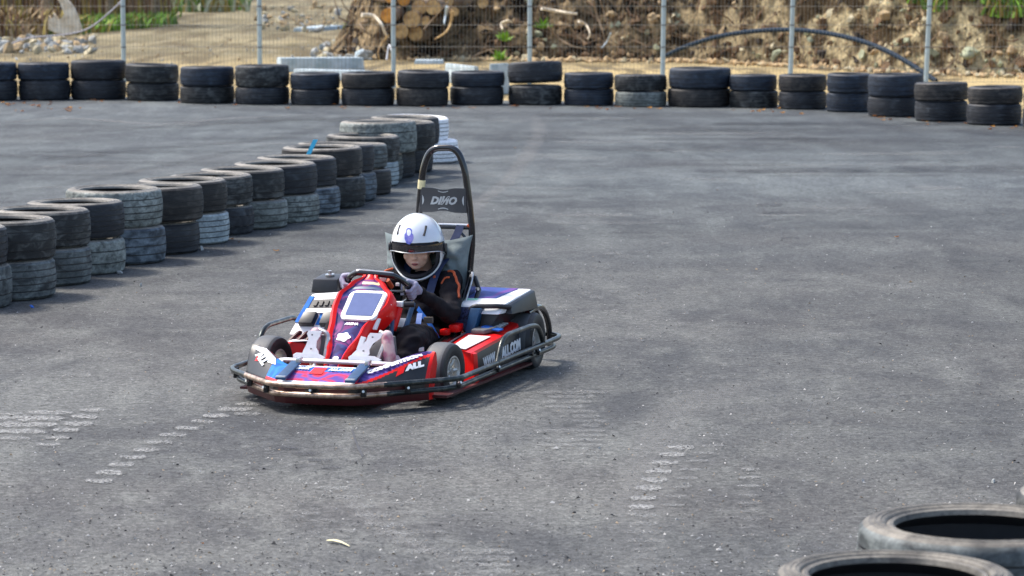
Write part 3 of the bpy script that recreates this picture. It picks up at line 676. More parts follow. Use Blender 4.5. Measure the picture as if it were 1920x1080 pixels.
for px, py, d, lb in ((948, 72, 54.0, 'green weed on the bank right of the log pile'), (938, 108, 54.0, 'low green weed at the foot of the bank'), (700, 12, 62, 'green weed growing above the curved root'), (1018, 48, 55.0, 'small green weed in the middle of the bank'), (657, 52, 58, 'dark green tuft by the broken concrete rubble')):
    p = atd(px, py+6, d); bm = bmesh.new()
    for _ in range(60):
        a = rr.uniform(0, 6.28); e = rr.uniform(.1, 1.3); l = rr.uniform(.1, .26); dr = Vector((math.cos(a)*math.cos(e), math.sin(a)*math.cos(e), math.sin(e)))
        s = dr.cross(Vector((0, 0, 1)))*.035; c = dr*l
        bm.faces.new([bm.verts.new(q) for q in (dr*.02, c*.6-s, c, c*.6+s)])
    o = to_obj('weed', bm, M['grass'], smooth=False, recalc=False); o.location = p; tag(o, lb, 'plant')
# stalk thicket top left
bm = bmesh.new()
for _ in range(900):
    px = rr.uniform(-60, 322); d = rr.uniform(77, 86); x = (px-960)/FPX*d; h = rr.uniform(1.2, 2.6)*(1 if px < 290 else .6); r = rr.uniform(.012, .05)*(1.2 if rr.random() < .2 else .7)
    tube(bm, [(x, d, -.02), (x+rr.gauss(0, .06), d, h*.5), (x+rr.gauss(0, .18), d+rr.gauss(0, .1), h)], [r, r*.8, r*.4], 4, rr.choice([0, 0, 1, 1, 1, 2]), cap=False)
tag(to_obj('dry_stalks', bm, [M['olive'], M['brown'], M['bark']]), 'dense dry brown and olive stalks standing at the upper left', 'dry stalks', kind='stuff')
grass('undergrowth', [(Vector(((rr.uniform(-60, 100)-960)/FPX*68, rr.uniform(65, 70), rr.uniform(0, .25))), .4) for _ in range(70)], 'olive and brown undergrowth at the upper left corner', [M['olive'], M['brown'], M['cl_tan']], .5, 20, .035)
for k, (px, rd, lb) in enumerate(((88, .17, 'dark tree trunk just left of the pale stump'), (205, .10, 'thin tree trunk behind the bright grass'), (292, .13, 'dark trunk at the right end of the dry stalks'), (22, .12, 'slim tree trunk at the upper left corner'))):
    d = 76+k*.6; e = empty('tree', ((px-960)/FPX*d, d, 0)); tag(e, lb, 'tree', 'trees at the upper left')
    bm = bmesh.new(); pts = spline([(0, 0, -.05), (.05, 0, 1.2), (-.08, .1, 2.6), (.05, 0, 4.2), (0, 0, 5.8)], 4); tube(bm, pts, [rd*(1-.8*i/len(pts)) for i in range(len(pts))], 9)
    tips = []
    for b_ in range(9):
        z = rr.uniform(2, 5.2); a = rr.uniform(0, 6.28); l = rr.uniform(.7, 1.5); t = Vector((math.cos(a)*l, math.sin(a)*l, z+l*.7)); tips.append(t)
        tube(bm, [(0, 0, z), t*.5+Vector((0, 0, z*.5)), t], [rd*.3, rd*.2, .012], 5)
    to_obj('trunk', bm, M['bark'], e)
    bm = bmesh.new()
    for _ in range(900):
        c = rr.choice(tips)+Vector((rr.gauss(0, .4), rr.gauss(0, .4), rr.gauss(0, .35))); s = Vector((rr.gauss(0, 1), rr.gauss(0, 1), rr.gauss(0, 1))).normalized()*.06; u = s.orthogonal().normalized()*.035
        bm.faces.new([bm.verts.new(q) for q in (c-s, c+u, c+s, c-u)])
    to_obj('crown', bm, M['grassd'], e, smooth=False, recalc=False)
# pale broken stump
bm = bmesh.new(); S = 66/FPX/6
out = [(650, 0), (740, -10), (830, 110), (862, 200), (905, 340), (850, 372), (700, 388), (620, 372), (540, 330), (550, 180), (590, 262), (598, 150), (655, 240), (700, 215), (735, 170), (700, 110)]
p0 = atd(91, 64, 64); extr(bm, [((x-540)*S, (385-y)*S) for x, y in out][::-1], (0, .12, 0), (1, 0, 0), (0, 0, 1), .22, 0, .02)
o = to_obj('tree_stump', bm, M['pale'], angle=50); o.location = p0; tag(o, 'pale torn tree stump with a tall curved splinter at the upper left', 'stump')
# logs
LOGS = [(728, 29, 15, 1, 'bright orange log end beside the fence post'), (772, 36, 17, 0, 'large tan log end right of the fence post'), (786, 14, 15, 0, 'tan log end above the largest one'), (812, 14, 15, 0, 'tan log end in shadow at the top right of the pile'), (798, 40, 9, 0, 'small log end right of the largest one'),
        (757, 0, 12, 1, 'log end at the very top edge right of the post'), (731, -3, 9, 1, 'orange log end at the very top edge left of the post'), (752, 58, 15, 0, 'dull log low in the pile behind the post'), (779, 62, 15, 0, 'splintered yellow log end at the bottom of the pile'), (852, 22, 9, 0, 'small round log end right of the leaning branch'), (840, 2, 11, 0, 'log end half hidden at the top of the pile'), (905, 5, 11, 0, 'greyish log end at the top edge right of the pile')]
for k, (px, py, r, c_, lb) in enumerate(LOGS):
    d = 54.3+(.5 if py < 10 else 0)+.15*(k % 3); p = atd(px, py, d); rad = r/FPX*d; e = empty('log', p, R_(rr.uniform(-14, 14))); tag(e, lb, 'log', 'cut logs in the pile')
    prof = [rad*(1+.10*noise.noise(Vector((k*3, i, 0)))) for i in range(6)]
    bm = bmesh.new(); tube(bm, [(rr.gauss(0, .01), .02+i*.42, rr.gauss(0, .01)) for i in range(6)], prof, 14); to_obj('bark_stem', bm, M['bark'], e)
    bm = bmesh.new(); tube(bm, [(0, -.01, 0), (0, .018, 0)], prof[0]*.93, 14); to_obj('cut_end', bm, M['cuto' if c_ else 'cut'], e, angle=30)
# single branches
BR = [([(678, 28), (700, 30), (715, 45), (722, 62), (728, 70)], 3.5, 'pale', 'thick curved pale root left of the log pile', 54.0), ([(728, 66), (716, 82), (709, 98), (712, 112)], 2.0, 'cut', 'orange splintered root below the curved pale one', 53.9), ([(795, 55), (812, 36), (826, 20), (842, 2)], 1.8, 'root', 'straight grey branch leaning across the log pile', 53.6),
      ([(838, 12), (835, 30), (833, 45)], 3.0, 'conc', 'pale blue-white splinter among the logs', 53.7), ([(848, 20), (845, 44), (836, 60), (815, 74)], 2.5, 'cut', 'orange branch right of the leaning grey one', 53.8), ([(725, 112), (730, 84), (738, 110)], 1.6, 'alu', 'thin pale forked stick at the foot of the log pile', 53.4),
      ([(1028, 50), (1048, 72), (1072, 86), (1100, 92)], 2.0, 'root', 'long grey root curving down in the middle of the bank', 53.8), ([(1112, 0), (1120, 30), (1130, 58), (1134, 78)], 2.0, 'root', 'tall thin stem standing on the bank', 53.8), ([(1015, 16), (1040, 20), (1062, 24), (1082, 26)], 3.2, 'pale', 'pale horizontal branch near the top of the bank', 54.6),
      ([(1085, 40), (1098, 46), (1106, 62), (1102, 74)], 2.4, 'pale', 'pale hooked root on the bank', 54.0), ([(1068, 48), (1080, 66), (1098, 80)], 1.5, 'root', 'thin grey twig beside the hooked root', 53.9), ([(1125, 0), (1132, 22), (1140, 50)], 1.3, 'root', 'thin stem right of the tall one', 53.9),
      ([(942, 55), (940, 44), (952, 38), (960, 42)], 2.2, 'pale', 'small pale looped root right of the log pile', 54.0), ([(885, 108), (905, 98), (925, 92), (940, 95)], 1.4, 'root', 'grey twig lying at the foot of the bank', 53.6), ([(1145, 62), (1138, 78), (1128, 90)], 1.6, 'conc', 'short bluish stick below the tall stem', 53.8), ([(690, 40), (676, 44), (682, 56), (692, 64)], 2.2, 'root', 'short brown root left of the curved pale one', 54.1)]
for pts, r, mt, lb, d in BR:
    bm = bmesh.new(); P3 = spline([atd(x, y, d+.12*math.sin(i*2)) for i, (x, y) in enumerate(pts)], 5); b0 = P3[0].copy(); n = len(P3)
    tube(bm, [p-b0 for p in P3], [r/FPX*d*(1.1-.5*i/n)*(1+.2*noise.noise(p*3)) for i, p in enumerate(P3)], 8)
    o = to_obj('branch', bm, M[mt]); o.location = b0; tag(o, lb, 'branch', 'branches and roots lying on the bank')
# big pale boulders on the bank
for px, py, r, lb in ((1225, 33, 9, 'pale boulder near the top of the bank left of a fence post'), (1145, 28, 7, 'flat brown boulder on the upper bank'), (1054, 48, 7, 'pale round stone on the bank'), (1765, 68, 9, 'tan boulder on the right bank just right of a fence post'), (1815, 98, 12, 'grey-green boulder low on the right bank'), (1893, 96, 9, 'pinkish tan boulder at the right end of the bank'), (1655, 32, 10, 'tan boulder high on the bank')):
    x = (px-960)/FPX*52; d0 = yfront(x)
    best = min((abs(540-FPX*((y*math.sin(PITCH)+(bank_h(x*y/52, y)-HCAM)*math.cos(PITCH))/(y*math.cos(PITCH)-(bank_h(x*y/52, y)-HCAM)*math.sin(PITCH)))-py), y) for y in [d0+.05*i for i in range(80)])
    y = best[1]; p = Vector((x*y/52, y-.08, bank_h(x*y/52, y))); bm = bmesh.new()
    s = r/FPX*y; rs = bmesh.ops.create_icosphere(bm, subdivisions=3, radius=1)
    for v in rs['verts']: v.co = Vector((v.co.x*s*1.2, v.co.y*s, v.co.z*s*.85))*(1+.75*noise.noise(v.co*1.3+Vector((px, 0, 0)))+.25*noise.noise(v.co*4+Vector((px, 0, 0))))
    o = to_obj('boulder', bm, M['cl_tan'] if px != 1815 else M['cl_gr'], angle=60); o.location = p; tag(o, lb, 'boulder')
# concrete beams
def beam(pa, pb, d, h, dep, label, mt='conc', zl=None):
    a, b_ = gnd(*pa), gnd(*pb); a.z = b_.z = 0; e = (b_-a); ln = e.length; u = e.normalized(); v = Vector((-u.y, u.x, 0)); bm = bmesh.new()
    pts = [Vector(q) for q in ((0, 0, -.02), (ln, 0, -.02), (ln, dep, -.02), (0, dep, -.02), (.01, .02, h), (ln-.015, .02, h*.97), (ln-.015, dep-.02, h*.97), (.01, dep-.02, h))]
    hexa(bm, [u*q.x+v*q.y+Vector((0, 0, q.z)) for q in pts], 0, .012)
    o = to_obj('concrete_beam', bm, M[mt]); o.location = a; return tag(o, label, 'concrete beam')
beam((527, 133), (684, 131), 0, .20, .35, 'long pale blue concrete beam lying behind the left half of the back barrier')
beam((548, 146), (706, 150), 0, .13, .25, 'low pale concrete beam in front of the longer one')
beam((777, 118), (832, 118), 0, .05, .4, 'flat pale slab lying by the foot of the log pile')
beam((832, 152), (888, 158), 0, .26, .10, 'pale blue board lying just behind the back barrier')
beam((925, 176), (957, 172), 0, .40, .08, 'pale blue upright block showing between two stacks of the back barrier')
beam((590, 58), (648, 52), 0, .07, .5, 'white flat slab lying on the rising dirt track')
# pipes
bm = bmesh.new(); pp = [(1250, 104, 53.4), (1290, 86, 52.6), (1350, 68, 51.6), (1420, 58, 50.8), (1490, 56, 50), (1560, 64, 49.2), (1630, 82, 48.4), (1690, 110, 47.7), (1755, 152, 47.0)]
tube(bm, spline([atd(*p) for p in pp], 6), .038, 10); tag(to_obj('pipe', bm, M['pipe']), 'long black plastic pipe arching in front of the soil bank', 'pipe')
bm = bmesh.new(); tube(bm, spline([atd(x, y, 59) for x, y in ((-40, 108), (0, 91), (50, 72), (100, 67), (140, 62), (170, 51), (200, 28), (232, -2), (290, -60))], 6), .016, 8)
tag(to_obj('hose', bm, M['cable']), 'thin grey hose running up from the rubble at the upper left', 'hose')

# fallen leaves and small bits
LV = [(518, 471, 9, 'bright yellow leaf lying on the asphalt between the tyre row and the kart', 'leafy'), (435, 449, 8, 'orange leaf by the foot of a pale tyre', 'leafy'), (448, 455, 6, 'tan leaf just right of the orange one by the pale tyre', 'leafr'), (380, 1020, 5, 'small orange leaf near the bottom left of the track', 'leafy'), (1681, 445, 9, 'pale yellow leaf alone on the right of the track', 'leafy'), (965, 278, 5, 'small brown leaf beyond the roll hoop', 'leafr'), (1345, 357, 4, 'small pale leaf in the middle of the far track', 'leafr')]
foot = [(25, 197), (45, 196), (60, 200), (180, 191), (262, 194), (337, 195), (440, 199), (534, 197), (628, 199), (725, 199), (824, 200), (1218, 205), (1503, 216), (1524, 205), (1640, 220), (1737, 231), (1760, 232), (1812, 234), (1862, 240), (1905, 240), (1100, 203), (960, 201), (150, 205), (90, 205)]
def leaf(px, py, sz, lb, mt, grp=None):
    p = gnd(px, py, .006); s = sz/FPX*p.y; bm = bmesh.new(); n = 7
    a = rr.uniform(0, 3); L1 = [(math.cos(a)*t*s*.6, math.sin(a)*t*s*.6) for t in (-1, -.5, 0, .5, 1)]
    wv = [0, .35, .5, .3, 0]; px_ = Vector((-math.sin(a), math.cos(a), 0)); c = []
    up = [Vector((x, y, .004+.25*s*abs(t)))+px_*w_*s for (x, y), w_, t in zip(L1, wv, (1, .6, .1, .5, .9))]
    dn = [Vector((x, y, .004+.1*s*abs(t)))-px_*w_*s for (x, y), w_, t in zip(L1, wv, (1, .6, .1, .5, .9))]
    vu = [bm.verts.new(q) for q in up]; vm = [bm.verts.new(((u+d_)/2)-Vector((0, 0, .003))) for u, d_ in zip(up, dn)]; vd = [bm.verts.new(q) for q in dn]
    for i in range(4):
        bm.faces.new((vu[i], vu[i+1], vm[i+1], vm[i])); bm.faces.new((vm[i], vm[i+1], vd[i+1], vd[i]))
    bmesh.ops.solidify(bm, geom=bm.faces, thickness=.0015)
    o = to_obj('fallen_leaf', bm, M[mt]); o.location = p; tag(o, lb, 'leaf', grp)
for a in LV: leaf(*a)
foot += [(rr.uniform(-5, 1920), 0) for _ in range(46)]
def foot_y(px):
    for x0, x1, t_, j_, b_, *_r in BACK:
        if x0-6 <= px <= x1+6: return b_
    return 200
foot = [(px, py if py else foot_y(px)+rr.uniform(2, 9)) for px, py in foot]+[(rr.uniform(0, 190), rr.uniform(193, 212)) for _ in range(14)]
for px, py in foot: leaf(px, py-2, rr.uniform(5, 12), 'dry orange leaf lying at the foot of the back barrier', rr.choice(['leafy', 'leafr']), 'dry leaves along the back barrier')
for px, py, lb, mt, sz in ((60, 577, 'tiny bright blue plastic bit on the asphalt at the left', 'bluev', .014), (224, 513, 'small white stone by the foot of the diagonal row', 'stone', .02), (378, 469, 'small white stone near the eighth tyre stack', 'stone', .02), (264, 537, 'tiny pale stone on the asphalt left of the kart', 'stone', .014), (700, 352, 'small pale stone by the far diagonal tyres', 'stone', .02), (150, 480, 'small pale stone half hidden by a tyre', 'stone', .015), (1862, 905, 'small white stone near the right hand tyres', 'stone', .012)):
    bm = bmesh.new(); ico(bm, (0, 0, sz*.4), (sz*1.3, sz, sz*.6), 0, rr, .25); o = to_obj('pebble', bm, M[mt], smooth=False); o.location = gnd(px, py); tag(o, lb, 'pebble')
bm = bmesh.new()
for i in range(5):
    pass
tube(bm, spline([gnd(612, 1013, .008), gnd(628, 1013, .012), gnd(642, 1017, .01), gnd(656, 1024, .006)], 4), [.002, .006, .009, .010, .010, .010, .009, .008, .006, .005, .004, .003, .001], 6, flat=.3)
tag(to_obj('straw', bm, M['cream']), 'pale yellow straw lying on the asphalt near the bottom edge', 'straw')

# ================================================================== go-kart
KO = Vector((-0.678, 14.645, 0)); KR = -R_(17.5)
def P(fw, l, z): return Vector((l, -fw, z))
kart = empty('go_kart', KO, KR)
tag(kart, 'red and black rental go-kart with a tall black roll hoop and wraparound steel bumper', 'go-kart')
def kpart(name, mats, fn, smooth=True, angle=38, parent=None):
    bm = bmesh.new(); fn(bm); return to_obj(name, bm, mats, parent or kart, smooth, angle=angle)
def railpath(off, z):
    h = [(.715, 0), (.708, .14), (.685, .205), (.60, .285), (.455, .415), (.335, .52), (.26, .555)]
    side = [(-1.24, .558), (-1.33, .54), (-1.385, .46)]
    def f(a, l): return P(a-off*(1 if a > 0 else -.5), l*(1-off/.6), z)
    r = [f(a, l) for a, l in h]+[f(a, l) for a, l in side]
    lft = [f(a, -l) for a, l in h[1:]]+[f(a, -l) for a, l in side]
    return fillet(lft[::-1]+r, .09, 6)
fr = lambda p: -p.y > .32
def split_tube(name, path, r):
    """one rail: scuffed bare metal at the nose, black paint elsewhere"""
    bm = bmesh.new(); tube(bm, path, r, 14)
    for f in bm.faces:
        c = f.calc_center_median()
        f.material_index = 1 if (-c.y > .45 and abs(c.x+.05) < .36) else 0
    return to_obj(name, bm, [M['bump'], M['bumpf']], kart)
split_tube('bumper_rail', railpath(0, .130), .0125)
split_tube('bumper_rail', railpath(.025, .085), .0125)
def f(bm):
    tube(bm, fillet([P(-1.385, -.46, .13), P(-1.40, 0, .13), P(-1.385, .46, .13)], .1), .0125, 12)
    tube(bm, [P(-1.375, -.44, .085), P(-1.385, .44, .085)], .0125, 12)
kpart('rear_bumper', M['bump'], f)
for a, l in ((.695, .0), (.66, .235), (.66, -.235), (.49, .385), (.49, -.385), (.26, .55), (.26, -.55), (-.29, .556), (-.29, -.556), (-.93, .556), (-.93, -.556)):
    kpart('bumper_bracket', [M['blkmetal'], M['chrome']], lambda bm: (box(bm, P(a-.012, l*.98, .107), (.022, .022, .05), 0, .003), disc(bm, P(a+.006, l, .108), .006, P(1, l*1.5, .2) if abs(l) < .5 else P(.2, l, .2), .014, 10, 1)))
kpart('side_hoop', M['bump'], lambda bm: tube(bm, fillet([P(-.26, .556, .13), P(-.335, .556, .225), P(-.42, .556, .243), P(-.80, .556, .242), P(-.92, .556, .225), P(-1.0, .556, .13)], .07), .0125, 12))
kpart('side_hoop', M['bump'], lambda bm: tube(bm, fillet([P(-.03, -.556, .13), P(-.10, -.556, .245), P(-.18, -.556, .275), P(-.52, -.556, .275), P(-.62, -.556, .24), P(-.70, -.556, .13)], .07), .0125, 12))
for s in (1, -1):
    kpart('rear_guard', M['gloss'], lambda bm: [tube(bm, fillet([P(-1.0, s*l, .275), P(-1.17, s*l, .295), P(-1.28, s*l, .262), P(-1.36, s*l, .18), P(-1.37, s*l, .09)], .12, 7), .015, 12) for l in (.43, .475)])

# front fairing
def fair_T(l):
    a = abs(l); t = max(0, min(1, (a-.19)/.22)); t2 = t*t*(3-2*t)
    return (.47-.18*t, .185+.062*t2)
def fair_B(l):
    a = abs(l)
    pts = [(0, .685), (.14, .678), (.20, .655), (.28, .57), (.41, .43), (.44, .39)]
    for (x0, y0), (x1, y1) in zip(pts, pts[1:]):
        if a <= x1+1e-6: return (y0+(y1-y0)*(a-x0)/(x1-x0)-.02, .132)
    return (.37, .132)
def fairing(bm):
    N = 198; K = 22; rows = []
    for i in range(N+1):
        l = -.44+.88*i/N; T = fair_T(l); B = fair_B(l); r = []
        r.append(P(T[0]-.03, l, T[1]-.06)); r.append(P(T[0]-.02, l, T[1]-.008))
        for k in range(K+1):
            t = k/K; bul = .012*math.sin(math.pi*t)
            r.append(P(T[0]+(B[0]-T[0])*t, l, T[1]+(B[1]-T[1])*t+bul))
        r.append(P(B[0]+.004, l, .118)); r.append(P(B[0]+.006, l*1.0, .075)); r.append(P(B[0]-.012, l*.99, .038)); r.append(P(B[0]-.09, l*.97, .03))
        rows.append([bm.verts.new(q) for q in r])
    for i in range(N):
        l = -.44+.88*(i+.5)/N
        for k in range(len(rows[0])-1):
            fc = bm.faces.new((rows[i][k], rows[i+1][k], rows[i+1][k+1], rows[i][k+1]))
            m = 0
            if 2 <= k < 2+K:
                t = (k-2+.5)/K
                if l > .19:
                    lim = .95-.9*(l-.19)/.25
                    m = 1 if t < lim else (3 if t > lim+.13 else 0)
                    if l > .425: m = 0
                elif l > -.155: m = 4 if t < .08 else (7 if t > .45 else 2)
                elif l > -.27: m = 5
                else: m = 3
                if k >= K and m != 3: m = 0 if abs(l) > .18 else 4
            if k == 1: m = 0 if abs(l) > .2 else 4
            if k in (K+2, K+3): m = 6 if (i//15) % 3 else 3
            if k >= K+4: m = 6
            fc.material_index = m
    for rw in (rows[0], rows[-1]):
        c = bm.faces.new(rw if rw is rows[-1] else rw[::-1]); c.material_index = 0
kpart('front_fairing', [M['red'], M['gfx2'], M['blueg'], M['black'], M['dec'], M['blueg'], M['redd'], M['pinkg']], fairing, angle=50)
def on_fair(l, t, up=.004):
    T = fair_T(l); B = fair_B(l)
    return P(T[0]+(B[0]-T[0])*t, l, T[1]+(B[1]-T[1])*t+.012*math.sin(math.pi*t)+up)
def fair_text(bm, s, size, la, ta, lb, tb, shear=.2, bold=.0, mi=0):
    a = on_fair(la, ta, .006); b_ = on_fair(lb, tb, .006); ux = (b_-a).normalized()
    c = on_fair((la+lb)/2, (ta+tb)/2-.25, .006); d = (c-(a+b_)/2); uy = (d-ux*d.dot(ux)).normalized()
    w0 = size*.62*len(s); text(bm, s, size, a, ux, uy, shear, mi, .001, bold, sx=(b_-a).length/w0)
def fl1(bm):
    fair_text(bm, 'COMPETITION', .034, .215, .60, .400, .22, .25, .003)
kpart('fairing_lettering', M['dec'], fl1, smooth=False)
def fl2(bm): fair_text(bm, 'ALL', .034, .355, .72, .418, .62, .3, .003)
kpart('fairing_lettering', M['dec'], fl2, smooth=False)
kpart('fairing_lettering', M['dec'], lambda bm: fair_text(bm, 'ALL', .05, -.395, .50, -.315, .72, .2, .003), smooth=False)
def fl3(bm): fair_text(bm, 'PARK', .040, -.125, .42, -.065, .42, .2, .003)
kpart('fairing_lettering', M['dec'], fl3, smooth=False)
def f(bm): fair_text(bm, 'ALL.COM', .042, .03, .44, .140, .44, .0, .003)
kpart('fairing_lettering', M['dec'], f, smooth=False)
def f(bm):
    fair_pts = lambda pts: [on_fair(l, t, .0035) for l, t in pts]
    for pts in ([(-.425, .10), (-.35, .04), (-.275, .12), (-.25, .40), (-.30, .50), (-.35, .30), (-.42, .25)],):
        n = len(pts); c = bm.verts.new(sum(fair_pts(pts), Vector())/n+Vector((0, 0, .004))); v = [bm.verts.new(q) for q in fair_pts(pts)]
        for i in range(n): bm.faces.new((c, v[i], v[(i+1) % n]))
kpart('fairing_decal', M['dec'], f, smooth=False)
kpart('fairing_decal', M['red'], lambda bm: [bm.faces.new([bm.verts.new(on_fair(l, t, .0036)) for l, t in q]) for q in ([(-.385, .45), (-.36, .42), (-.365, .62), (-.39, .66)], [(.322, .86), (.345, .76), (.345, .52), (.322, .60)], [(-.052, .22), (.010, .22), (.010, .62), (-.052, .62)])], smooth=False)
for l0 in (-.150, .178):
    def f(bm):
        a = [P(.49, l0-.022, .196), P(.49, l0+.026, .196), P(.688, l0+.026, .146), P(.688, l0-.022, .146)]
        hexa(bm, a+[q+Vector((0, 0, .012)) for q in a], 0, .003)
    kpart('clamp_strap', M['tealv'], f)
    kpart('strap_buckle', M['chrome'], lambda bm: box(bm, P(.49, l0+.016, .212), (.018, .05, .022), 0, .004))
    kpart('strap_clip', M['chrome'], lambda bm: box(bm, P(.675, l0, .158), (.044, .02, .012), 0, .003))
# nose shroud with the screen
SL = Vector((0, .44, .385)).normalized(); SN = Vector((0, -.385, .44)).normalized(); SB = P(.27, 0, .135)
def sp(s, l, n=0.0): return SB + SL*(s*.5847) + Vector((l, 0, 0)) + SN*n
def interp(s, tab):
    for (a, x), (b_, y) in zip(tab, tab[1:]):
        if s <= b_: t = (s-a)/(b_-a); t = t*t*(3-2*t); return x+(y-x)*t
    return tab[-1][1]
hwt = [(0, .040), (.12, .050), (.42, .095), (.72, .142), (.80, .140), (.92, .092), (1.0, .036)]
cet = [(0, -.066), (.42, -.056), (.75, -.027), (1, -.036)]
def shroud(bm):
    N = 40; rows = []
    for i in range(N+1):
        s = -.02+1.04*i/N; hw = interp(max(0, s), hwt); c = interp(max(0, s), cet); e = min(1, .25+min(s+.02, 1.02-s)*12)
        q = min(.030, hw*.42)
        prof = [(-hw*1.0, -.085), (-hw*1.04, -.03), (-hw, .004), (-hw+q*.5, .016*e), (-hw+q, .006), (-hw+q*1.25, .0), (-hw*.3, .006), (hw*.3, .006), (hw-q*1.25, .0), (hw-q, .006), (hw-q*.5, .016*e), (hw, .004), (hw*1.04, -.03), (hw, -.085)]
        rows.append([bm.verts.new(sp(s, c+a, n)) for a, n in prof])
    for i in range(N):
        s = (i+.5)/N
        for k in range(13):
            fc = bm.faces.new((rows[i][k], rows[i][k+1], rows[i+1][k+1], rows[i+1][k]))
            m = 0
            if 4 <= k <= 8: m = 1
            if 5 <= k <= 7 and s > .955: m = 0
            if .845 < s < .88 and 4 <= k <= 8: m = 2
            if .90 < s < .935 and 6 <= k <= 8: m = 3
            fc.material_index = m
    bm.faces.new(rows[0][::-1]); bm.faces.new(rows[-1])
kpart('steering_shroud', [M['red'], M['gfx'], M['tealv'], M['cream'], M['orange']], shroud, angle=45)
def rrect(w0, w1, y0, y1, r, n=5, sk=0):
    cs = [(-w0+r, y0+r, 180), (w0-r, y0+r, 270), (w1-r, y1-r, 0), (-w1+r, y1-r, 90)]; o = []
    for x, y, a in cs:
        for i in range(n+1):
            t = R_(a+90*i/n); o.append((x+r*math.cos(t), y+r*math.sin(t)))
    return o
def f(bm): extr(bm, rrect(.088, .093, .52*.5847, .828*.5847, .03), SB+Vector((-.048, 0, 0))+SN*.002, (1, 0, 0), SL+Vector((.09, 0, 0)), .017, 0, .004)
kpart('screen_frame', M['white'], f)
def f(bm): extr(bm, rrect(.066, .070, .560*.5847, .800*.5847, .006), SB+Vector((-.048, 0, 0))+SN*.0192, (1, 0, 0), SL+Vector((.09, 0, 0)), .002, 0)
kpart('screen', M['screen'], f)
kpart('shroud_lettering', M['dec'], lambda bm: text(bm, 'ARENA', .020, sp(.475, -.075, .0085), (1, 0, 0), SL, .2, 0, .0008, .001), smooth=False)
def blob_(c, r, n, amp, k): return [(c[0]+r*(1+amp*math.cos(k*t))*math.cos(t), c[1]+r*.8*(1+amp*math.cos(k*t))*math.sin(t)) for t in [6.283*i/n for i in range(n)]]
kpart('shroud_decal', M['dec'], lambda bm: extr(bm, blob_((0, 0), .032, 40, .14, 5), sp(.345, -.060, .008), (1, 0, 0), SL, .0012), smooth=False)
kpart('shroud_decal', M['dec'], lambda bm: extr(bm, blob_((0, 0), .014, 20, 0, 1), sp(.125, -.062, .007), (1, 0, 0), SL, .0012), smooth=False)
kpart('shroud_light', M['dec'], lambda bm: ell(bm, sp(.015, -.088, .016), (.012, .010, .009)))
kpart('shroud_slot', M['black'], lambda bm: box(bm, sp(.012, -.058, .006), (.04, .012, .012), 0, .003))
# front cross bar, pedals, foot boxes
def f(bm):
    tube(bm, fillet([P(.20, -.34, .165), P(.27, -.30, .178), P(.28, -.04, .180), P(.27, .205, .178), P(.20, .25, .165)], .05), .0145, 12, flat=.75)
kpart('front_bar', M['alu'], f)
def f(bm):
    for l in (-.30, -.14, .075, .21): tube(bm, [P(.27, l, .175), P(.34, l+.005, .12)], .009, 8)
kpart('bar_stay', M['chrome'], f)
def pedal(cl, sk, w0):
    def f(bm):
        o = P(.20, cl, .195); uy = Vector((0, .25, 1)).normalized(); H = .112
        pts = [(-.042, 0), (.040, 0), (.036+sk*.2, .018), (.020+sk*.35, .035), (.018+sk*.6, .065), (.030+sk*.85, .085), (.036+sk, H), (-.030+sk, H), (-.036+sk*.95, .098), (-.022+sk*.7, .075), (-.030+sk*.4, .045), (-.040+sk*.15, .018)]
        extr(bm, pts, o, (1, 0, 0), uy, .006, 0, .001)
        pts = [(-.072, -.012), (.075, -.014), (.085, -.004), (.05, .010), (-.06, .012), (-.075, .002)]
        extr(bm, pts, o+Vector((w0, -.012, -.003)), (1, 0, 0), (0, .3, 1), .012, 0, .002)
    kpart('pedal', M['alu'], f)
    kpart('pedal_bolt', M['grey'], lambda bm: [disc(bm, P(.206, cl+sk*t, .195+h), .004, (0, -1, .2), .006, 8) for t, h in ((.3, .03), (.9, .095))])
    def g(bm):
        tube(bm, fillet([P(.17, cl+.052+sk*.3, .17), P(.14, cl+.058+sk*.75, .29), P(.13, cl+.0+sk, .305)], .03), .011, 8)
        hexa(bm, [P(.16, cl-.02, .17), P(.16, cl+.06+sk*.4, .17), P(.05, cl+.06+sk, .17), P(.05, cl-.02, .17), P(.13, cl+sk, .28), P(.13, cl+.05+sk, .28), P(.05, cl+.05+sk, .28), P(.05, cl+sk, .28)], 1, .008)
    kpart('foot_box', [M['chrome'], M['grey']], g)
pedal(-.19, .01, -.005); pedal(.045, .075, .03)
kpart('side_light', M['alu'], lambda bm: extr(bm, [(-.012, 0), (.014, 0), (.03, .055), (.006, .06)], P(.17, .035, .225), (1, 0, 0), (0, .25, 1), .012, 0, .003))
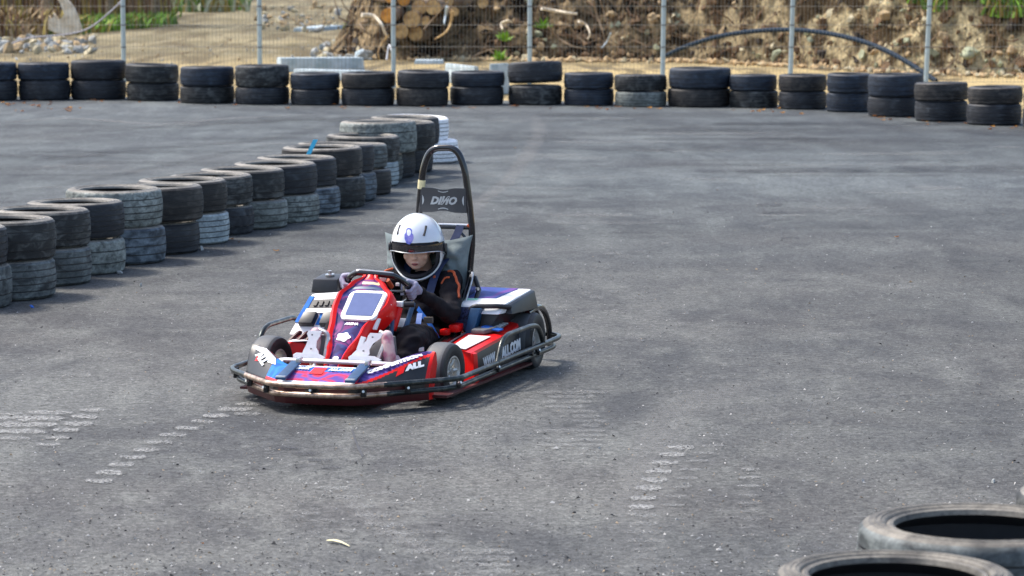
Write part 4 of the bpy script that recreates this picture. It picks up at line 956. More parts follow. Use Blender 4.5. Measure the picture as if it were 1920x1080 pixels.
# wheels
def wheel(fw, l, Rr, wd, steer, front):
    e = bpy.data.objects.new('wheel', None); C.objects.link(e); e.parent = kart; e.location = P(fw, l, Rr); e.rotation_euler = (0, 0, R_(steer)); e.empty_display_size = .05
    sd = 1 if l > 0 else -1
    prof = [(Rr*.52, -wd*.42), (Rr*.60, -wd*.47), (Rr*.80, -wd*.52), (Rr*.93, -wd*.48), (Rr*.985, -wd*.36), (Rr, -wd*.2), (Rr*1.003, 0), (Rr, wd*.2), (Rr*.985, wd*.36), (Rr*.93, wd*.48), (Rr*.80, wd*.52), (Rr*.60, wd*.47), (Rr*.52, wd*.42)]
    ms = [1, 1, 1, 1, 0, 0, 0, 0, 1, 1, 1, 1, 1]
    bm = bmesh.new(); lathe(bm, prof, 64, ms, 'x'); to_obj('tyre', bm, [M['kt'], M['ktd']], e)
    rr0 = Rr*.53
    prof = [(rr0*.97, -wd*.40), (rr0*1.03, -wd*.47), (rr0*.93, -wd*.47), (rr0*.86, -wd*.38), (rr0*.86, wd*.38), (rr0*.93, wd*.47), (rr0*1.03, wd*.47), (rr0*.97, wd*.40)]
    bm = bmesh.new(); lathe(bm, prof, 48, None, 'x')
    for k in range(6):
        a = k*math.pi/3; d = Vector((0, math.cos(a), math.sin(a))); x = Vector((sd*wd*(.30 if front else .22), 0, 0))
        tube(bm, [x*.7+d*rr0*.25, x+d*rr0*.55, x*1.1+d*rr0*.9], [.012, .009, .008], 8)
    tube(bm, [Vector((-wd*.3*sd, 0, 0)), Vector((wd*.36*sd, 0, 0))], rr0*.30, 20)
    to_obj('rim', bm, M['rimw'], e)
    bm = bmesh.new(); tube(bm, [Vector((wd*.36*sd, 0, 0)), Vector((wd*.40*sd, 0, 0))], rr0*.2, 6); to_obj('hub_nut', bm, M['chrome'], e)
wheel(.065, .405, .130, .108, -6, True); wheel(.075, -.440, .130, .108, -8, True)
wheel(-1.03, .435, .140, .17, 0, False); wheel(-1.03, -.435, .140, .17, 0, False)
# chassis
def f(bm):
    for s in (1, -1):
        tube(bm, fillet([P(.60, s*.12, .07), P(.25, s*.20, .07), P(-.15, s*.30, .07), P(-.85, s*.32, .07), P(-1.33, s*.25, .08)], .1), .015, 10)
        tube(bm, [P(.07, s*.20, .08), P(.07, s*.37, .12)], .016, 10); tube(bm, [P(-.3, s*.31, .07), P(-.3, s*.55, .10)], .011, 8); tube(bm, [P(-.85, s*.31, .07), P(-.85, s*.55, .10)], .011, 8)
    for a in (.55, .07, -.35, -.8): tube(bm, [P(a, -.3 if a < 0 else -.16, .07), P(a, .3 if a < 0 else .16, .07)], .013, 8)
kpart('frame', M['blkmetal'], f)
kpart('axle', M['chrome'], lambda bm: tube(bm, [P(-1.03, -.5, .14), P(-1.03, .5, .14)], .02, 14))
kpart('floor_pan', M['black'], lambda bm: hexa(bm, [P(.55, -.2, .045), P(.55, .2, .045), P(-.45, .30, .045), P(-.45, -.30, .045), P(.55, -.2, .053), P(.55, .2, .053), P(-.45, .30, .053), P(-.45, -.30, .053)]))
kpart('under_tray', M['redd'], lambda bm: [hexa(bm, [P(.3, s*.33, .04), P(.3, s*.50, .04), P(-.9, s*.53, .04), P(-.9, s*.33, .04), P(.3, s*.33, .05), P(.3, s*.50, .05), P(-.9, s*.53, .05), P(-.9, s*.33, .05)][::1] if s > 0 else [P(.3, -.50, .04), P(.3, -.33, .04), P(-.9, -.33, .04), P(-.9, -.53, .04), P(.3, -.50, .05), P(.3, -.33, .05), P(-.9, -.33, .05), P(-.9, -.53, .05)]) for s in (1, -1)])
kpart('tie_rod', M['chrome'], lambda bm: (tube(bm, [P(.10, -.38, .12), P(.13, -.03, .11)], .007, 8), tube(bm, [P(.10, .36, .12), P(.13, -.02, .11)], .007, 8)))
kpart('steering_column', M['blkmetal'], lambda bm: tube(bm, [P(.15, -.04, .09), P(-.30, -.035, .44)], .012, 10))
# side pods
def pod(s):
    def f(bm):
        A = [(-.125, .478, .345), (-.30, .482, .32), (-.55, .482, .30), (-.72, .475, .29), (-.86, .468, .28), (-1.00, .44, .27)]
        zt = [.195, .205, .217, .222, .232, .246]; rows = []
        for (a, lo, li), z in zip(A, zt):
            r = [(a-.02 if a > -.2 else a, li, .06), (a-.10 if a > -.2 else a, li-.02 if a > -.2 else li, z-.02), (a-.09 if a > -.2 else a, li, z), (a-.04 if a > -.2 else a, (lo+li)/2, z+.004), (a, lo-.03, z), (a, lo-.006, z-.006), (a, lo, z-.018), (a, lo+.006, .15), (a, lo+.012, .075), (a, lo-.01, .05)]
            rows.append([bm.verts.new(P(x, s*y, zz)) for x, y, zz in r])
        for i in range(len(rows)-1):
            for k in range(9):
                vv = (rows[i][k], rows[i+1][k], rows[i+1][k+1], rows[i][k+1])
                fc = bm.faces.new(vv if s > 0 else vv[::-1])
                fc.material_index = 1 if k in (6, 7) and i >= 0 else 0
        for rw in (rows[0], rows[-1]): bm.faces.new(rw)
    o = kpart('side_pod', [M['red'], M['black']], f, angle=35)
    def g(bm):
        q = [P(-.19, s*.355, .2055), P(-.145, s*.440, .2035), P(-.50, s*.448, .2195), P(-.52, s*.335, .2205), ]
        hexa(bm, q+[v+Vector((0, 0, .0025)) for v in q] if s > 0 else q[::-1]+[v+Vector((0, 0, .0025)) for v in q[::-1]])
    kpart('pod_panel', M['dec'], g, smooth=False)
    def h(bm):   # red corner post of the pod front
        hexa(bm, [P(-.13, s*(.478), .05), P(-.13, s*.492, .05), P(-.175, s*.497, .05), P(-.175, s*.48, .05), P(-.125, s*.476, .19), P(-.125, s*.486, .185), P(-.17, s*.49, .185), P(-.17, s*.476, .19)], 0, .003)
    kpart('pod_corner', M['red'], h)
pod(1); pod(-1)
uxp = P(-1, 0, 0.045); uyp = Vector((-.08, 0, 1))
kpart('pod_lettering', M['dec'], lambda bm: text(bm, 'WWW.', .066, P(-.262, .4915, .103), uxp, uyp, 0, 0, .0012, .003, sx=.84), smooth=False)
kpart('pod_lettering', M['dec'], lambda bm: text(bm, 'ALL.COM', .068, P(-.54, .4925, .113), uxp, uyp, .12, 0, .0012, .004, sx=1.02), smooth=False)
def f(bm):
    q = [P(-.56, .33, .222), P(-.54, .40, .224), P(-.66, .43, .228), P(-.70, .32, .228)]; hexa(bm, q+[v+Vector((0, 0, .02)) for v in q], 0, .004)
    q = [P(-.62, .36, .245), P(-.60, .455, .232), P(-.66, .46, .234), P(-.68, .37, .248)]; hexa(bm, q+[v+Vector((0, 0, .006)) for v in q], 1)
    q = [P(-.69, .34, .233), P(-.68, .44, .233), P(-.84, .43, .242), P(-.85, .31, .242)]; hexa(bm, q+[v+Vector((0, 0, .004)) for v in q], 0)
    for i in range(4):
        q = [P(-.71-.035*i, .35, .239+.002*i), P(-.705-.035*i, .43, .239+.002*i), P(-.722-.035*i, .43, .2395+.002*i), P(-.727-.035*i, .35, .2395+.002*i)]; hexa(bm, q+[v+Vector((0, 0, .003)) for v in q], 2)
kpart('pod_plate', [M['grey'], M['bluev'], M['dec']], f)
# right-hand black beam between seat and pod, with its knobs
kpart('side_beam', M['gloss'], lambda bm: hexa(bm, [P(-.10, .235, .13), P(-.10, .30, .12), P(-.62, .30, .15), P(-.62, .235, .16), P(-.10, .235, .185), P(-.10, .285, .18), P(-.62, .285, .215), P(-.62, .235, .22)], 0, .008))
kpart('beam_strip', M['chrome'], lambda bm: tube(bm, [P(-.11, .287, .184), P(-.60, .287, .219)], .004, 6))
kpart('knob', M['alu'], lambda bm: (disc(bm, P(-.08, .235, .205), .024, (0, 0, 1), .016, 20), disc(bm, P(-.06, .235, .175), .018, (0, 0, 1), .02, 20)))
kpart('buckle_cover', M['red'], lambda bm: (box(bm, P(-.60, .245, .245), (.05, .10, .04), 0, .012), box(bm, P(-.52, .215, .232), (.04, .06, .03), 0, .01)))
# rear engine cover (kart's left side, right in the photo)
def f(bm):
    hexa(bm, [P(-.66, .15, .305), P(-.66, .44, .305), P(-1.06, .475, .30), P(-1.06, .12, .30), P(-.68, .15, .352), P(-.72, .445, .350), P(-1.08, .472, .388), P(-1.09, .12, .388)], 0, .012)
kpart('engine_cover', M['white'], f)
kpart('cover_film', M['film'], lambda bm: (lambda q: hexa(bm, q+[v+Vector((0, 0, .002)) for v in q]))([P(-.80, .16, .3625), P(-.83, .37, .3645), P(-1.06, .41, .3875), P(-1.075, .14, .388)]))
kpart('cover_strip', M['mint'], lambda bm: (lambda q: hexa(bm, q+[v+Vector((0, 0, .002)) for v in q]))([P(-.755, .165, .3585), P(-.765, .29, .3595), P(-.80, .29, .3625), P(-.79, .165, .3620)]))
def f(bm):
    pts = []
    a = [(.0, .0), (.06, .035), (.0, .0)]
    hexa(bm, [P(-.74, .44, .300), P(-.74, .478, .300), P(-1.10, .500, .290), P(-1.10, .47, .290), P(-.75, .44, .346), P(-.76, .462, .340), P(-1.09, .484, .378), P(-1.09, .465, .384)], 0, .006)
    tube(bm, fillet([P(-.66, .29, .325), P(-.66, .315, .342), P(-.68, .43, .345), P(-.74, .468, .335)], .03), .012, 10)
kpart('cover_side', M['black'], f)
kpart('wheel_arch', M['black'], lambda bm: (hexa(bm, [P(-.66, .34, .20), P(-.66, .36, .20), P(-1.15, .36, .16), P(-1.15, .34, .16), P(-.68, .34, .32), P(-.68, .44, .315), P(-1.06, .465, .31), P(-1.06, .34, .31)], 0, .004)))
def f(bm):
    hexa(bm, [P(-.62, .21, .235), P(-.62, .285, .225), P(-.74, .285, .225), P(-.74, .21, .235), P(-.65, .18, .335), P(-.65, .30, .335), P(-.80, .30, .335), P(-.80, .18, .335)], 0, .01)
    hexa(bm, [P(-.60, .285, .215), P(-.60, .325, .215), P(-.74, .325, .215), P(-.74, .285, .215), P(-.635, .30, .335), P(-.635, .355, .335), P(-.78, .355, .335), P(-.78, .30, .335)], 1, .006)
kpart('radiator_pod', [camo('navy_weave', [(.010, .012, .03), (.03, .04, .10), (.008, .008, .02)], 60), M['tealv']], f)
# left-side engine (image left): white and blue housing with black boxes
def f(bm):
    hexa(bm, [P(-.24, -.475, .225), P(-.24, -.20, .225), P(-.70, -.20, .225), P(-.70, -.475, .225), P(-.40, -.415, .405), P(-.40, -.19, .425), P(-.70, -.19, .43), P(-.70, -.42, .41)], 0, .012)
kpart('engine_housing', M['white'], f)
def g2(u, v, n=0.0):   # sloping front face of the housing: u 0..1 across, v 0..1 up
    a = P(-.24, -.475, .225)*(1-u)+P(-.24, -.20, .225)*u; b_ = P(-.40, -.415, .405)*(1-u)+P(-.40, -.19, .425)*u
    return a*(1-v)+b_*v+Vector((0, -.75, .66))*n
def panel(u0, u1, v0, v1, d, mi, bm, n0=.001): hexa(bm, [g2(u0, v0, n0), g2(u1, v0, n0), g2(u1, v1, n0), g2(u0, v1, n0), g2(u0, v0, n0+d), g2(u1, v0, n0+d), g2(u1, v1, n0+d), g2(u0, v1, n0+d)], mi)
kpart('housing_stripe', M['blueg'], lambda bm: panel(-.005, .10, .30, .93, .004, 0, bm))
kpart('housing_stripe', M['blueg'], lambda bm: panel(.42, .50, .25, .50, .004, 0, bm))
def f(bm):
    panel(.12, .98, .62, .84, .004, 0, bm)
    for k in range(6): panel(.2+.12*k, .26+.12*k, .68, .79, .005, 0, bm, .006)
kpart('vent_grille', M['black'], f)
def f(bm): panel(.10, .98, .50, .60, .012, 0, bm)
kpart('cover_rib', M['alu'], f)
for u0, u1 in ((.12, .40), (.52, .86)):
    kpart('black_box', M['black'], lambda bm: hexa(bm, [g2(u0, .20, .001), g2(u1, .20, .001), g2(u1, .47, .001), g2(u0, .47, .001), g2(u0+.01, .20, .035), g2(u1-.01, .20, .035), g2(u1-.01, .47, .035), g2(u0+.01, .47, .035)], 0, .005))
def f(bm): hexa(bm, [P(-.41, -.425, .408), P(-.41, -.29, .410), P(-.55, -.29, .410), P(-.55, -.425, .408), P(-.425, -.420, .474), P(-.425, -.295, .476), P(-.55, -.30, .492), P(-.55, -.415, .490)], 0, .01)
kpart('air_box', M['black'], f)
kpart('air_box_cap', M['chrome'], lambda bm: (disc(bm, P(-.49, -.357, .489), .022, (0, -.12, 1), .008, 20), disc(bm, P(-.49, -.357, .500), .009, (0, -.12, 1), .018, 12)))
kpart('exhaust', M['chrome'], lambda bm: tube(bm, fillet([P(-.2, -.22, .20), P(-.22, -.33, .215), P(-.35, -.40, .20), P(-.6, -.40, .18)], .06), .022, 12))
kpart('intake_hose', M['redd'], lambda bm: [tube(bm, spline([P(-.20, -.46+.04*i, .19), P(-.25, -.42+.04*i, .235), P(-.30, -.40+.04*i, .20)], 5), .012, 8) for i in range(4)])
# steering wheel
WC = P(-.30, -.035, .455); WN = Vector((0, .62, .785)).normalized()     # normal towards the driver
WX = Vector((1, 0, 0)); WY = WN.cross(WX); WY = -WY if WY.z < 0 else WY
WROT = R_(-6); wx = WX*math.cos(WROT)+WY*math.sin(WROT); wy = -WX*math.sin(WROT)+WY*math.cos(WROT)
def rimp(t, r=1.0):
    x, y = math.cos(t), math.sin(t); rx = .152*r*x; ry = .152*r*y
    if y > 0: ry = min(ry, .118+.01*y)
    return WC+wx*rx+wy*ry
kpart('steering_wheel', M['gloss'], lambda bm: (tube(bm, [rimp(2*math.pi*i/64) for i in range(64)], .0145, 12, closed=True),
      tube(bm, [rimp(math.pi, .95), WC-WN*.02, rimp(0, .95)], [.012, .02, .012], 8, flat=.5), tube(bm, [WC-WN*.02, rimp(-math.pi/2, .95)], .014, 8, flat=.5), disc(bm, WC-WN*.015, .04, WN, .03, 24)))
kpart('wheel_accent', M['chrome'], lambda bm: tube(bm, [rimp(t)+Vector((0, -.004, .013)) for t in [math.pi*(.30+.40*i/12) for i in range(13)]], .0045, 6))
kpart('wheel_grip', M['orange'], lambda bm: tube(bm, [WC+wx*.055+wy*.09-WN*.005, WC+wx*.068+wy*.04-WN*.01], .011, 8))
kpart('wheel_switch', M['dec'], lambda bm: (box(bm, WC+wx*.03+wy*.085, (.03, .012, .02), 0, .004), box(bm, WC-wx*.045+wy*.088, (.05, .012, .012), 0, .004), box(bm, WC+wx*.095+wy*.05, (.018, .012, .016), 0, .004)))
# column mounted switch box and red extinguisher-like cylinder beside the shroud
kpart('switch_box', M['alu'], lambda bm: box(bm, P(-.13, .120, .405), (.045, .03, .024), 0, .006))
kpart('switch_knob', M['black'], lambda bm: tube(bm, [P(-.14, .14, .402), P(-.16, .185, .402)], .014, 12))
kpart('red_grip', M['red'], lambda bm: tube(bm, fillet([P(-.14, .118, .385), P(-.12, .112, .34), P(-.10, .100, .285)], .02), .0175, 12))
kpart('shroud_side', M['dec'], lambda bm: (extr(bm, [(0, 0), (.03, 0), (.045, .05), (.015, .055)], P(.03, .04, .30), (1, 0, 0), (0, .3, 1), .012, 0, .003), extr(bm, [(0, 0), (.025, 0), (.04, .055), (.012, .06)], P(-.03, .075, .355), (1, 0, 0), (0, .35, 1), .012, 0, .003)))
kpart('support_strut', M['tealv'], lambda bm: (tube(bm, [P(.10, .15, .16), P(-.10, .10, .34)], .010, 8), tube(bm, [P(-.02, .13, .12), P(-.22, .16, .40)], .012, 8)))
# seat
def seat(bm):
    N = 18; rows = []
    prof = [(-.26, .155), (-.32, .085), (-.45, .068), (-.60, .075), (-.72, .12), (-.79, .20), (-.84, .30), (-.885, .39), (-.925, .475)]
    wdt = [.13, .155, .17, .180, .19, .20, .205, .205, .195]; sd = [.06, .10, .13, .16, .19, .19, .16, .12, .06]
    P3 = spline([P(a, 0, z) for a, z in prof], 3); n = len(P3)
    for i, p in enumerate(P3):
        t = i/(n-1)*(len(prof)-1); j = min(int(t), len(prof)-2); q = t-j; w_ = wdt[j]*(1-q)+wdt[j+1]*q; s_ = sd[j]*(1-q)+sd[j+1]*q
        tan = (P3[min(i+1, n-1)]-P3[max(i-1, 0)]).normalized(); nn = Vector((0, tan.z, -tan.y)); nn = -nn if nn.z < 0 or (abs(nn.z) < .5 and nn.y > 0) else nn
        row = []
        for k in range(N+1):
            u = -1+2*k/N; x = w_*(1.08*math.sin(u*1.25)/math.sin(1.25)); up = s_*abs(u)**4
            row.append(bm.verts.new(p+Vector((x+.02, 0, 0))+nn*up))
        rows.append(row)
    for i in range(n-1):
        for k in range(N): bm.faces.new((rows[i][k], rows[i][k+1], rows[i+1][k+1], rows[i+1][k]))
    bmesh.ops.solidify(bm, geom=bm.faces[:], thickness=.006)
kpart('seat', M['seat'], seat, angle=60)
for s, q in ((1, .232), (-1, -.19)):
    kpart('seat_wing', M['gloss'], lambda bm: extr(bm, [(.60, .18), (.70, .30), (.79, .375), (.88, .44), (.925, .468), (.955, .45), (.94, .38), (.88, .28), (.80, .17)], Vector((q-.02*(s > 0)-.006, 0, 0)), (0, 1, 0), (0, 0, 1), .022, 0, .004))
    kpart('seat_edge', M['chrome'], lambda bm: tube(bm, spline([P(-.60, q, .22), P(-.70, q+s*.008, .31), P(-.79, q+s*.006, .385), P(-.88, q, .45), P(-.925, q-s*.015, .475)], 5), [.0055]*21, 10))
    kpart('seat_stay', M['blkmetal'], lambda bm: (tube(bm, [P(-.66, q+s*.035, .20), P(-.86, q+s*.04, .40), P(-.90, q+s*.005, .455)], .012, 8), tube(bm, [P(-.60, q+s*.012, .16), P(-.68, q+s*.02, .30)], .01, 8)))
kpart('stay_bolt', M['chrome'], lambda bm: [disc(bm, P(-.70-.07*i, .262+.004*i, .275+.065*i), .008, (1, -.5, 0), .014, 10) for i in range(3)])
# cushion behind the driver
bm = bmesh.new()
GX, GZ = 46, 34; fr_, bk_ = [], []
for side_, lst in ((1, fr_), (-1, bk_)):
    for j in range(GZ+1):
        row = []
        for i in range(GX+1):
            u = -1+2*i/GX; v = -1+2*j/GZ; pin = 1-.10*(1-u*u) ; pinx = 1-.09*(1-v*v)
            e = max(0, (1-abs(u)**2.6)*(1-abs(v)**2.6))**.42; th = .055*e+.003
            wr = .018*noise.noise(Vector((u*3.2, v*3, side_)))+.013*noise.noise(Vector((u*5, v*6+u*5, side_)))
            x = u*.226*pinx; z = v*.168*pin
            row.append(bm.verts.new(P(-.885-z*.18+side_*(th+wr*e*1.6), x-.003+.0, .472+z+.05*abs(u)**2*(1 if v > 0 else .2)*.4)))
        lst.append(row)
for lst, rv in ((fr_, 0), (bk_, 1)):
    for j in range(GZ):
        for i in range(GX):
            q = (lst[j][i], lst[j][i+1], lst[j+1][i+1], lst[j+1][i]); bm.faces.new(q[::-1] if rv else q)
for j in range(GZ):
    for i in (0, GX): bm.faces.new((fr_[j][i], fr_[j+1][i], bk_[j+1][i], bk_[j][i]))
for i in range(GX):
    for j in (0, GZ): bm.faces.new((fr_[j][i], fr_[j][i+1], bk_[j][i+1], bk_[j][i]))
o = to_obj('cushion', bm, M['cush'], None, angle=70, off=P(-.885, 0, .34)); o.location = KO + Matrix.Rotation(KR, 3, 'Z') @ P(-.885, 0, .34); o.rotation_euler.z = KR
tag(o, 'grey-green fabric cushion wedged between the driver and the kart seat', 'cushion')
# roll hoop
hp = fillet([P(-1.0, -.09, .10), P(-.985, -.075, .35), P(-.96, -.075, .62), P(-.95, -.062, .80), P(-.945, -.04, .985), P(-.945, .0, 1.075), P(-.945, .13, 1.08), P(-.945, .172, .985), P(-.95, .196, .80), P(-.96, .208, .64), P(-.985, .175, .38), P(-1.0, .17, .10)], .085, 8)
kpart('roll_hoop', M['gloss'], lambda bm: tube(bm, hp, .0165, 16))
kpart('hoop_tape', M['cream'], lambda bm: tube(bm, [P(-.949, -.0530, .875), P(-.948, -.0485, .918)], .0185, 16))
kpart('hoop_crossbar', M['gloss'], lambda bm: (tube(bm, [P(-.955, -.075, .690), P(-.955, .205, .690)], .010, 10), tube(bm, [P(-.957, .135, .68), P(-.965, .205, .60)], .007, 8)))
kpart('crossbar_trim', M['alu'], lambda bm: tube(bm, [P(-.950, -.06, .704), P(-.950, .19, .704)], .005, 8))
kpart('crossbar_joint', M['orange'], lambda bm: ell(bm, P(-.952, .192, .70), (.012, .012, .010)))
def f(bm):
    n = 12; top_, bot_ = [], []
    for i in range(n+1):
        u = -1+2*i/n; hh = .058+.010*abs(u)**2-.0; dip = -.012*math.cos(u*math.pi/1.15) if abs(u) < .6 else 0
        top_.append((.117*u, .060+(.0 if abs(u) > .55 else -.010*(1+math.cos(u/.55*math.pi))/2*1.0)))
        bot_.append((.117*u*1.03, -.060+(.0 if abs(u) > .55 else .010*(1+math.cos(u/.55*math.pi))/2)))
    extr(bm, bot_+top_[::-1], P(-.938, .066, .823), (1, 0, 0), (0, 0, 1), .006, 0, .0015)
kpart('name_plate', M['grey'] if 0 else mat('plate_plastic', (.045, .047, .052), .4, var=.1), f)
def f(bm):
    o = P(-.9305, .0, .80); text(bm, 'DI\u0418O', .050, P(-.9305, .000, .804), (1, 0, 0), (0, 0, 1), .35, 0, .0008, .0025, sx=1.02)
kpart('plate_lettering', M['ppaint'], f, smooth=False)
for z in (.866, .777):
    kpart('plate_line', M['ppaint'], lambda bm: extr(bm, [(x, .006*(1-(x/.026)**2)*(-1 if z > .82 else 1)) for x in (-.026, -.013, 0, .013, .026)]+[(x, .004+.006*(1-(x/.026)**2)*(-1 if z > .82 else 1)) for x in (.026, .013, 0, -.013, -.026)], P(-.9305, .066, z), (1, 0, 0), (0, 0, 1), .0012), smooth=False)
for s in (-1, 1):
    kpart('plate_mark', M['ppaint'], lambda bm: extr(bm, [(s*x, y) for x, y in ((.107, -.024), (.100, -.014), (.097, 0), (.100, .014), (.107, .024))][::1 if s < 0 else -1], P(-.9305, .066, .823), (1, 0, 0), (0, 0, 1), .0012), smooth=False)
# shoulder belts and lap belt
def strap(name, pts, w_, mt, side_=Vector((1, 0, 0))):
    def f(bm):
        P3 = spline([Vector(p) for p in pts], 6); rows = []
        for i, p in enumerate(P3):
            t = (P3[min(i+1, len(P3)-1)]-P3[max(i-1, 0)]).normalized(); s = (side_-t*side_.dot(t)).normalized(); nn = s.cross(t)
            rows.append([bm.verts.new(p+s*a*w_/2+nn*b_) for a, b_ in ((-1, -.0015), (1, -.0015), (1, .0015), (-1, .0015))])
        for a, b_ in zip(rows, rows[1:]):
            for k in range(4): bm.faces.new((a[k], a[(k+1) % 4], b_[(k+1) % 4], b_[k]))
        bm.faces.new(rows[0]); bm.faces.new(rows[-1][::-1])
    kpart(name, M[mt], f, smooth=False)
strap('shoulder_belt', [P(-.945, .150, .70), P(-.925, .140, .66), P(-.89, .118, .60), P(-.845, .105, .545), P(-.79, .095, .515), P(-.735, .085, .46), P(-.69, .075, .38)], .040, 'navy')
strap('shoulder_belt', [P(-.945, -.03, .70), P(-.925, -.04, .66), P(-.89, -.05, .60), P(-.845, -.06, .545), P(-.79, -.065, .515), P(-.735, -.06, .46), P(-.69, -.05, .38)], .040, 'navy')
strap('lap_belt', [P(-.50, .185, .20), P(-.52, .14, .262), P(-.56, .09, .30), P(-.60, .05, .33)], .022, 'bluev', Vector((.3, 0, 1)))
strap('lap_belt', [P(-.36, .125, .20), P(-.40, .120, .27), P(-.45, .112, .325)], .026, 'bluev')
kpart('belt_buckle', M['alu'], lambda bm: box(bm, P(-.30, .06, .292), (.085, .03, .05), 0, .010, Matrix.Rotation(R_(-28), 3, 'X')))

# ================================================================== driver
DB = P(-.62, 0, .10); person = empty('person', KO + Matrix.Rotation(KR, 3, 'Z') @ DB, KR)
tag(person, 'child in white full-face helmet, black race suit and grey gloves driving the red go-kart', 'person')
def ppart(name, mats, fn, smooth=True, angle=38, parent=None):
    bm = bmesh.new(); fn(bm); return to_obj(name, bm, mats, parent or person, smooth, off=DB, angle=angle)
HC = P(-.775, -.010, .612)                     # helmet centre
HQ = Matrix.Rotation(R_(9), 3, 'Z') @ Matrix.Rotation(R_(19), 3, 'X')       # local -Y is the face direction; +X rot tips the face down
def H(x, y, z): return HC + HQ @ Vector((x, y, z))
SR, SLf = P(-.795, .150, .445), P(-.795, -.150, .445)
ER, EL_ = P(-.555, .222, .315), P(-.56, -.235, .335)
HANDR, HANDL = rimp(R_(4)), rimp(R_(172))
WR_, WL_ = HANDR+Vector((.028, .045, -.020)), HANDL+Vector((-.028, .045, -.020))
# suit: one continuous surface
bm = bmesh.new()
caps(bm, [(P(-.68, .02, .17), .115, P(-.74, .01, .30), .105), (P(-.76, .01, .30), .104, P(-.81, 0, .40), .098), (P(-.81, 0, .40), .09, P(-.835, 0, .45), .060), (P(-.81, -.09, .42), .062, P(-.81, .09, .42), .062),
          (SR, .058, ER, .050), (ER, .048, WR_, .031), (SLf, .058, EL_, .050), (EL_, .048, WL_, .031), (P(-.82, -.1, .44), .05, SLf, .058), (P(-.82, .1, .44), .05, SR, .058),
          (P(-.66, .075, .165), .090, P(-.10, .185, .245), .068), (P(-.10, .185, .245), .066, P(.05, .175, .135), .050), (P(.05, .175, .14), .05, P(.09, .165, .11), .046),
          (P(-.66, -.075, .165), .090, P(-.16, -.20, .25), .066), (P(-.16, -.20, .25), .064, P(.04, -.20, .14), .048)])
def suitmat(c):
    return 0
    c = c+DB if False else c
    q = Vector((c.x, c.y, c.z))
    for s_, l0 in ((1, 0), ):
        pass
    fw, l, z = -q.y, q.x, q.z
    if z > .36 and abs(l) > .06:
        a = abs(l)
        d1 = abs((fw+.765)+(.0)*(a-.15)-.0+ (z-.455)*.1) if a > .16 else 9       # arc over the shoulder point
        if a > .150 and abs(math.hypot(fw+.80, (z-.40)) - .098) < .009 and fw > -.80: return 1
        if a > .105 and a < .20 and abs((z-.462)+(fw+.70)*.55-(a-.15)*.12) < .0075 and fw > -.755: return 1
    return 0
suit = bake('race_suit', bm, [('REMESH', dict(mode='VOXEL', voxel_size=.007)), ('SMOOTH', dict(factor=.7, iterations=12))], [M['suit'], M['orange']], person, off=None, matfn=suitmat)
suit.data.transform(Matrix.Translation(-DB))
# folds in the cloth
sv = [(v.co.copy(), v.normal.copy()) for v in suit.data.vertices]; flat_ = []
for co_, no_ in sv:
    p = co_+DB
    n_ = noise.noise(Vector((p.x*9, p.y*9, p.z*15)))*.012+noise.noise(Vector((p.x*22+3, p.y*22, p.z*36)))*.009
    flat_ += list(co_+no_*n_)
suit.data.vertices.foreach_set('co', flat_)
suit.data.update()
def on_suit(p, lift=.001):
    ok, loc_, nr_, _ = suit.closest_point_on_mesh(Vector(p)-DB); return loc_+DB+nr_*lift
def piping(name, pts, r): ppart(name, M['orange'], lambda bm: tube(bm, [on_suit(q) for q in spline(pts, 6)], r, 8, flat=1))
piping('suit_piping', [P(-.76, .135, .56), P(-.745, .185, .52), P(-.72, .215, .47), P(-.68, .235, .42), P(-.64, .245, .385)], .0070)
piping('suit_piping', [P(-.66, .085, .49), P(-.68, .13, .50), P(-.70, .175, .49)], .0050)
piping('suit_piping', [P(-.76, -.135, .56), P(-.745, -.185, .52), P(-.72, -.215, .47), P(-.68, -.235, .42)], .0070)
# collar, chest patch
ppart('collar', M['suit'], lambda bm: tube(bm, [P(-.835, 0, .472)+Vector((math.cos(t)*.055, math.sin(t)*.05, .006*math.sin(t))) for t in [6.283*i/24 for i in range(24)]], .016, 8, closed=True))
ppart('collar_piping', M['orange'], lambda bm: ell(bm, P(-.745, .085, .462), (.010, .010, .014)))
for w_, h_, e_ in ((WR_, HANDR, ER), (WL_, HANDL, EL_)): ppart('sleeve_cuff', M['suit'], lambda bm: disc(bm, w_, .034, h_-e_, .022, 20))
ppart('suit_patch', mat('patch_cloth', (.10, .085, .07), .8), lambda bm: box(bm, P(-.42, .165, .298), (.045, .02, .03), 0, .004))
# body: neck, head with a face (one continuous surface)
bm = bmesh.new()
hm = Matrix.Translation(HC) @ HQ.to_4x4() @ Matrix.Rotation(R_(-5), 4, 'X')
FC = Vector((0, -.020, -.008))
def hv(x, y, z): return hm @ (Vector((x, y, z))+FC)
caps(bm, [(P(-.84, 0, .42), .042, P(-.83, -.0, .51), .042), (P(-.83, 0, .51), .042, hv(0, .02, -.03), .05)])
for c, s in (((0, .010, .02), (.074, .090, .085)), ((0, -.025, -.030), (.058, .056, .060)), ((0, -.050, -.066), (.028, .026, .022)), ((.036, -.052, -.018), (.024, .022, .022)), ((-.036, -.052, -.018), (.024, .022, .022)), ((0, -.066, .038), (.050, .016, .022)), ((.075, .01, 0), (.010, .018, .028)), ((-.075, .01, 0), (.010, .018, .028)),
             ((0, -.083, -.006), (.0075, .010, .017)), ((0, -.089, -.018), (.0125, .011, .0085)), ((.009, -.084, -.020), (.007, .008, .006)), ((-.009, -.084, -.020), (.007, .008, .006)), ((0, -.078, -.048), (.019, .010, .008))):
    m4 = hm @ Matrix.Translation(Vector(c)+FC) @ Matrix.Diagonal((*s, 1)); bmesh.ops.create_uvsphere(bm, u_segments=28, v_segments=18, radius=1, matrix=m4)
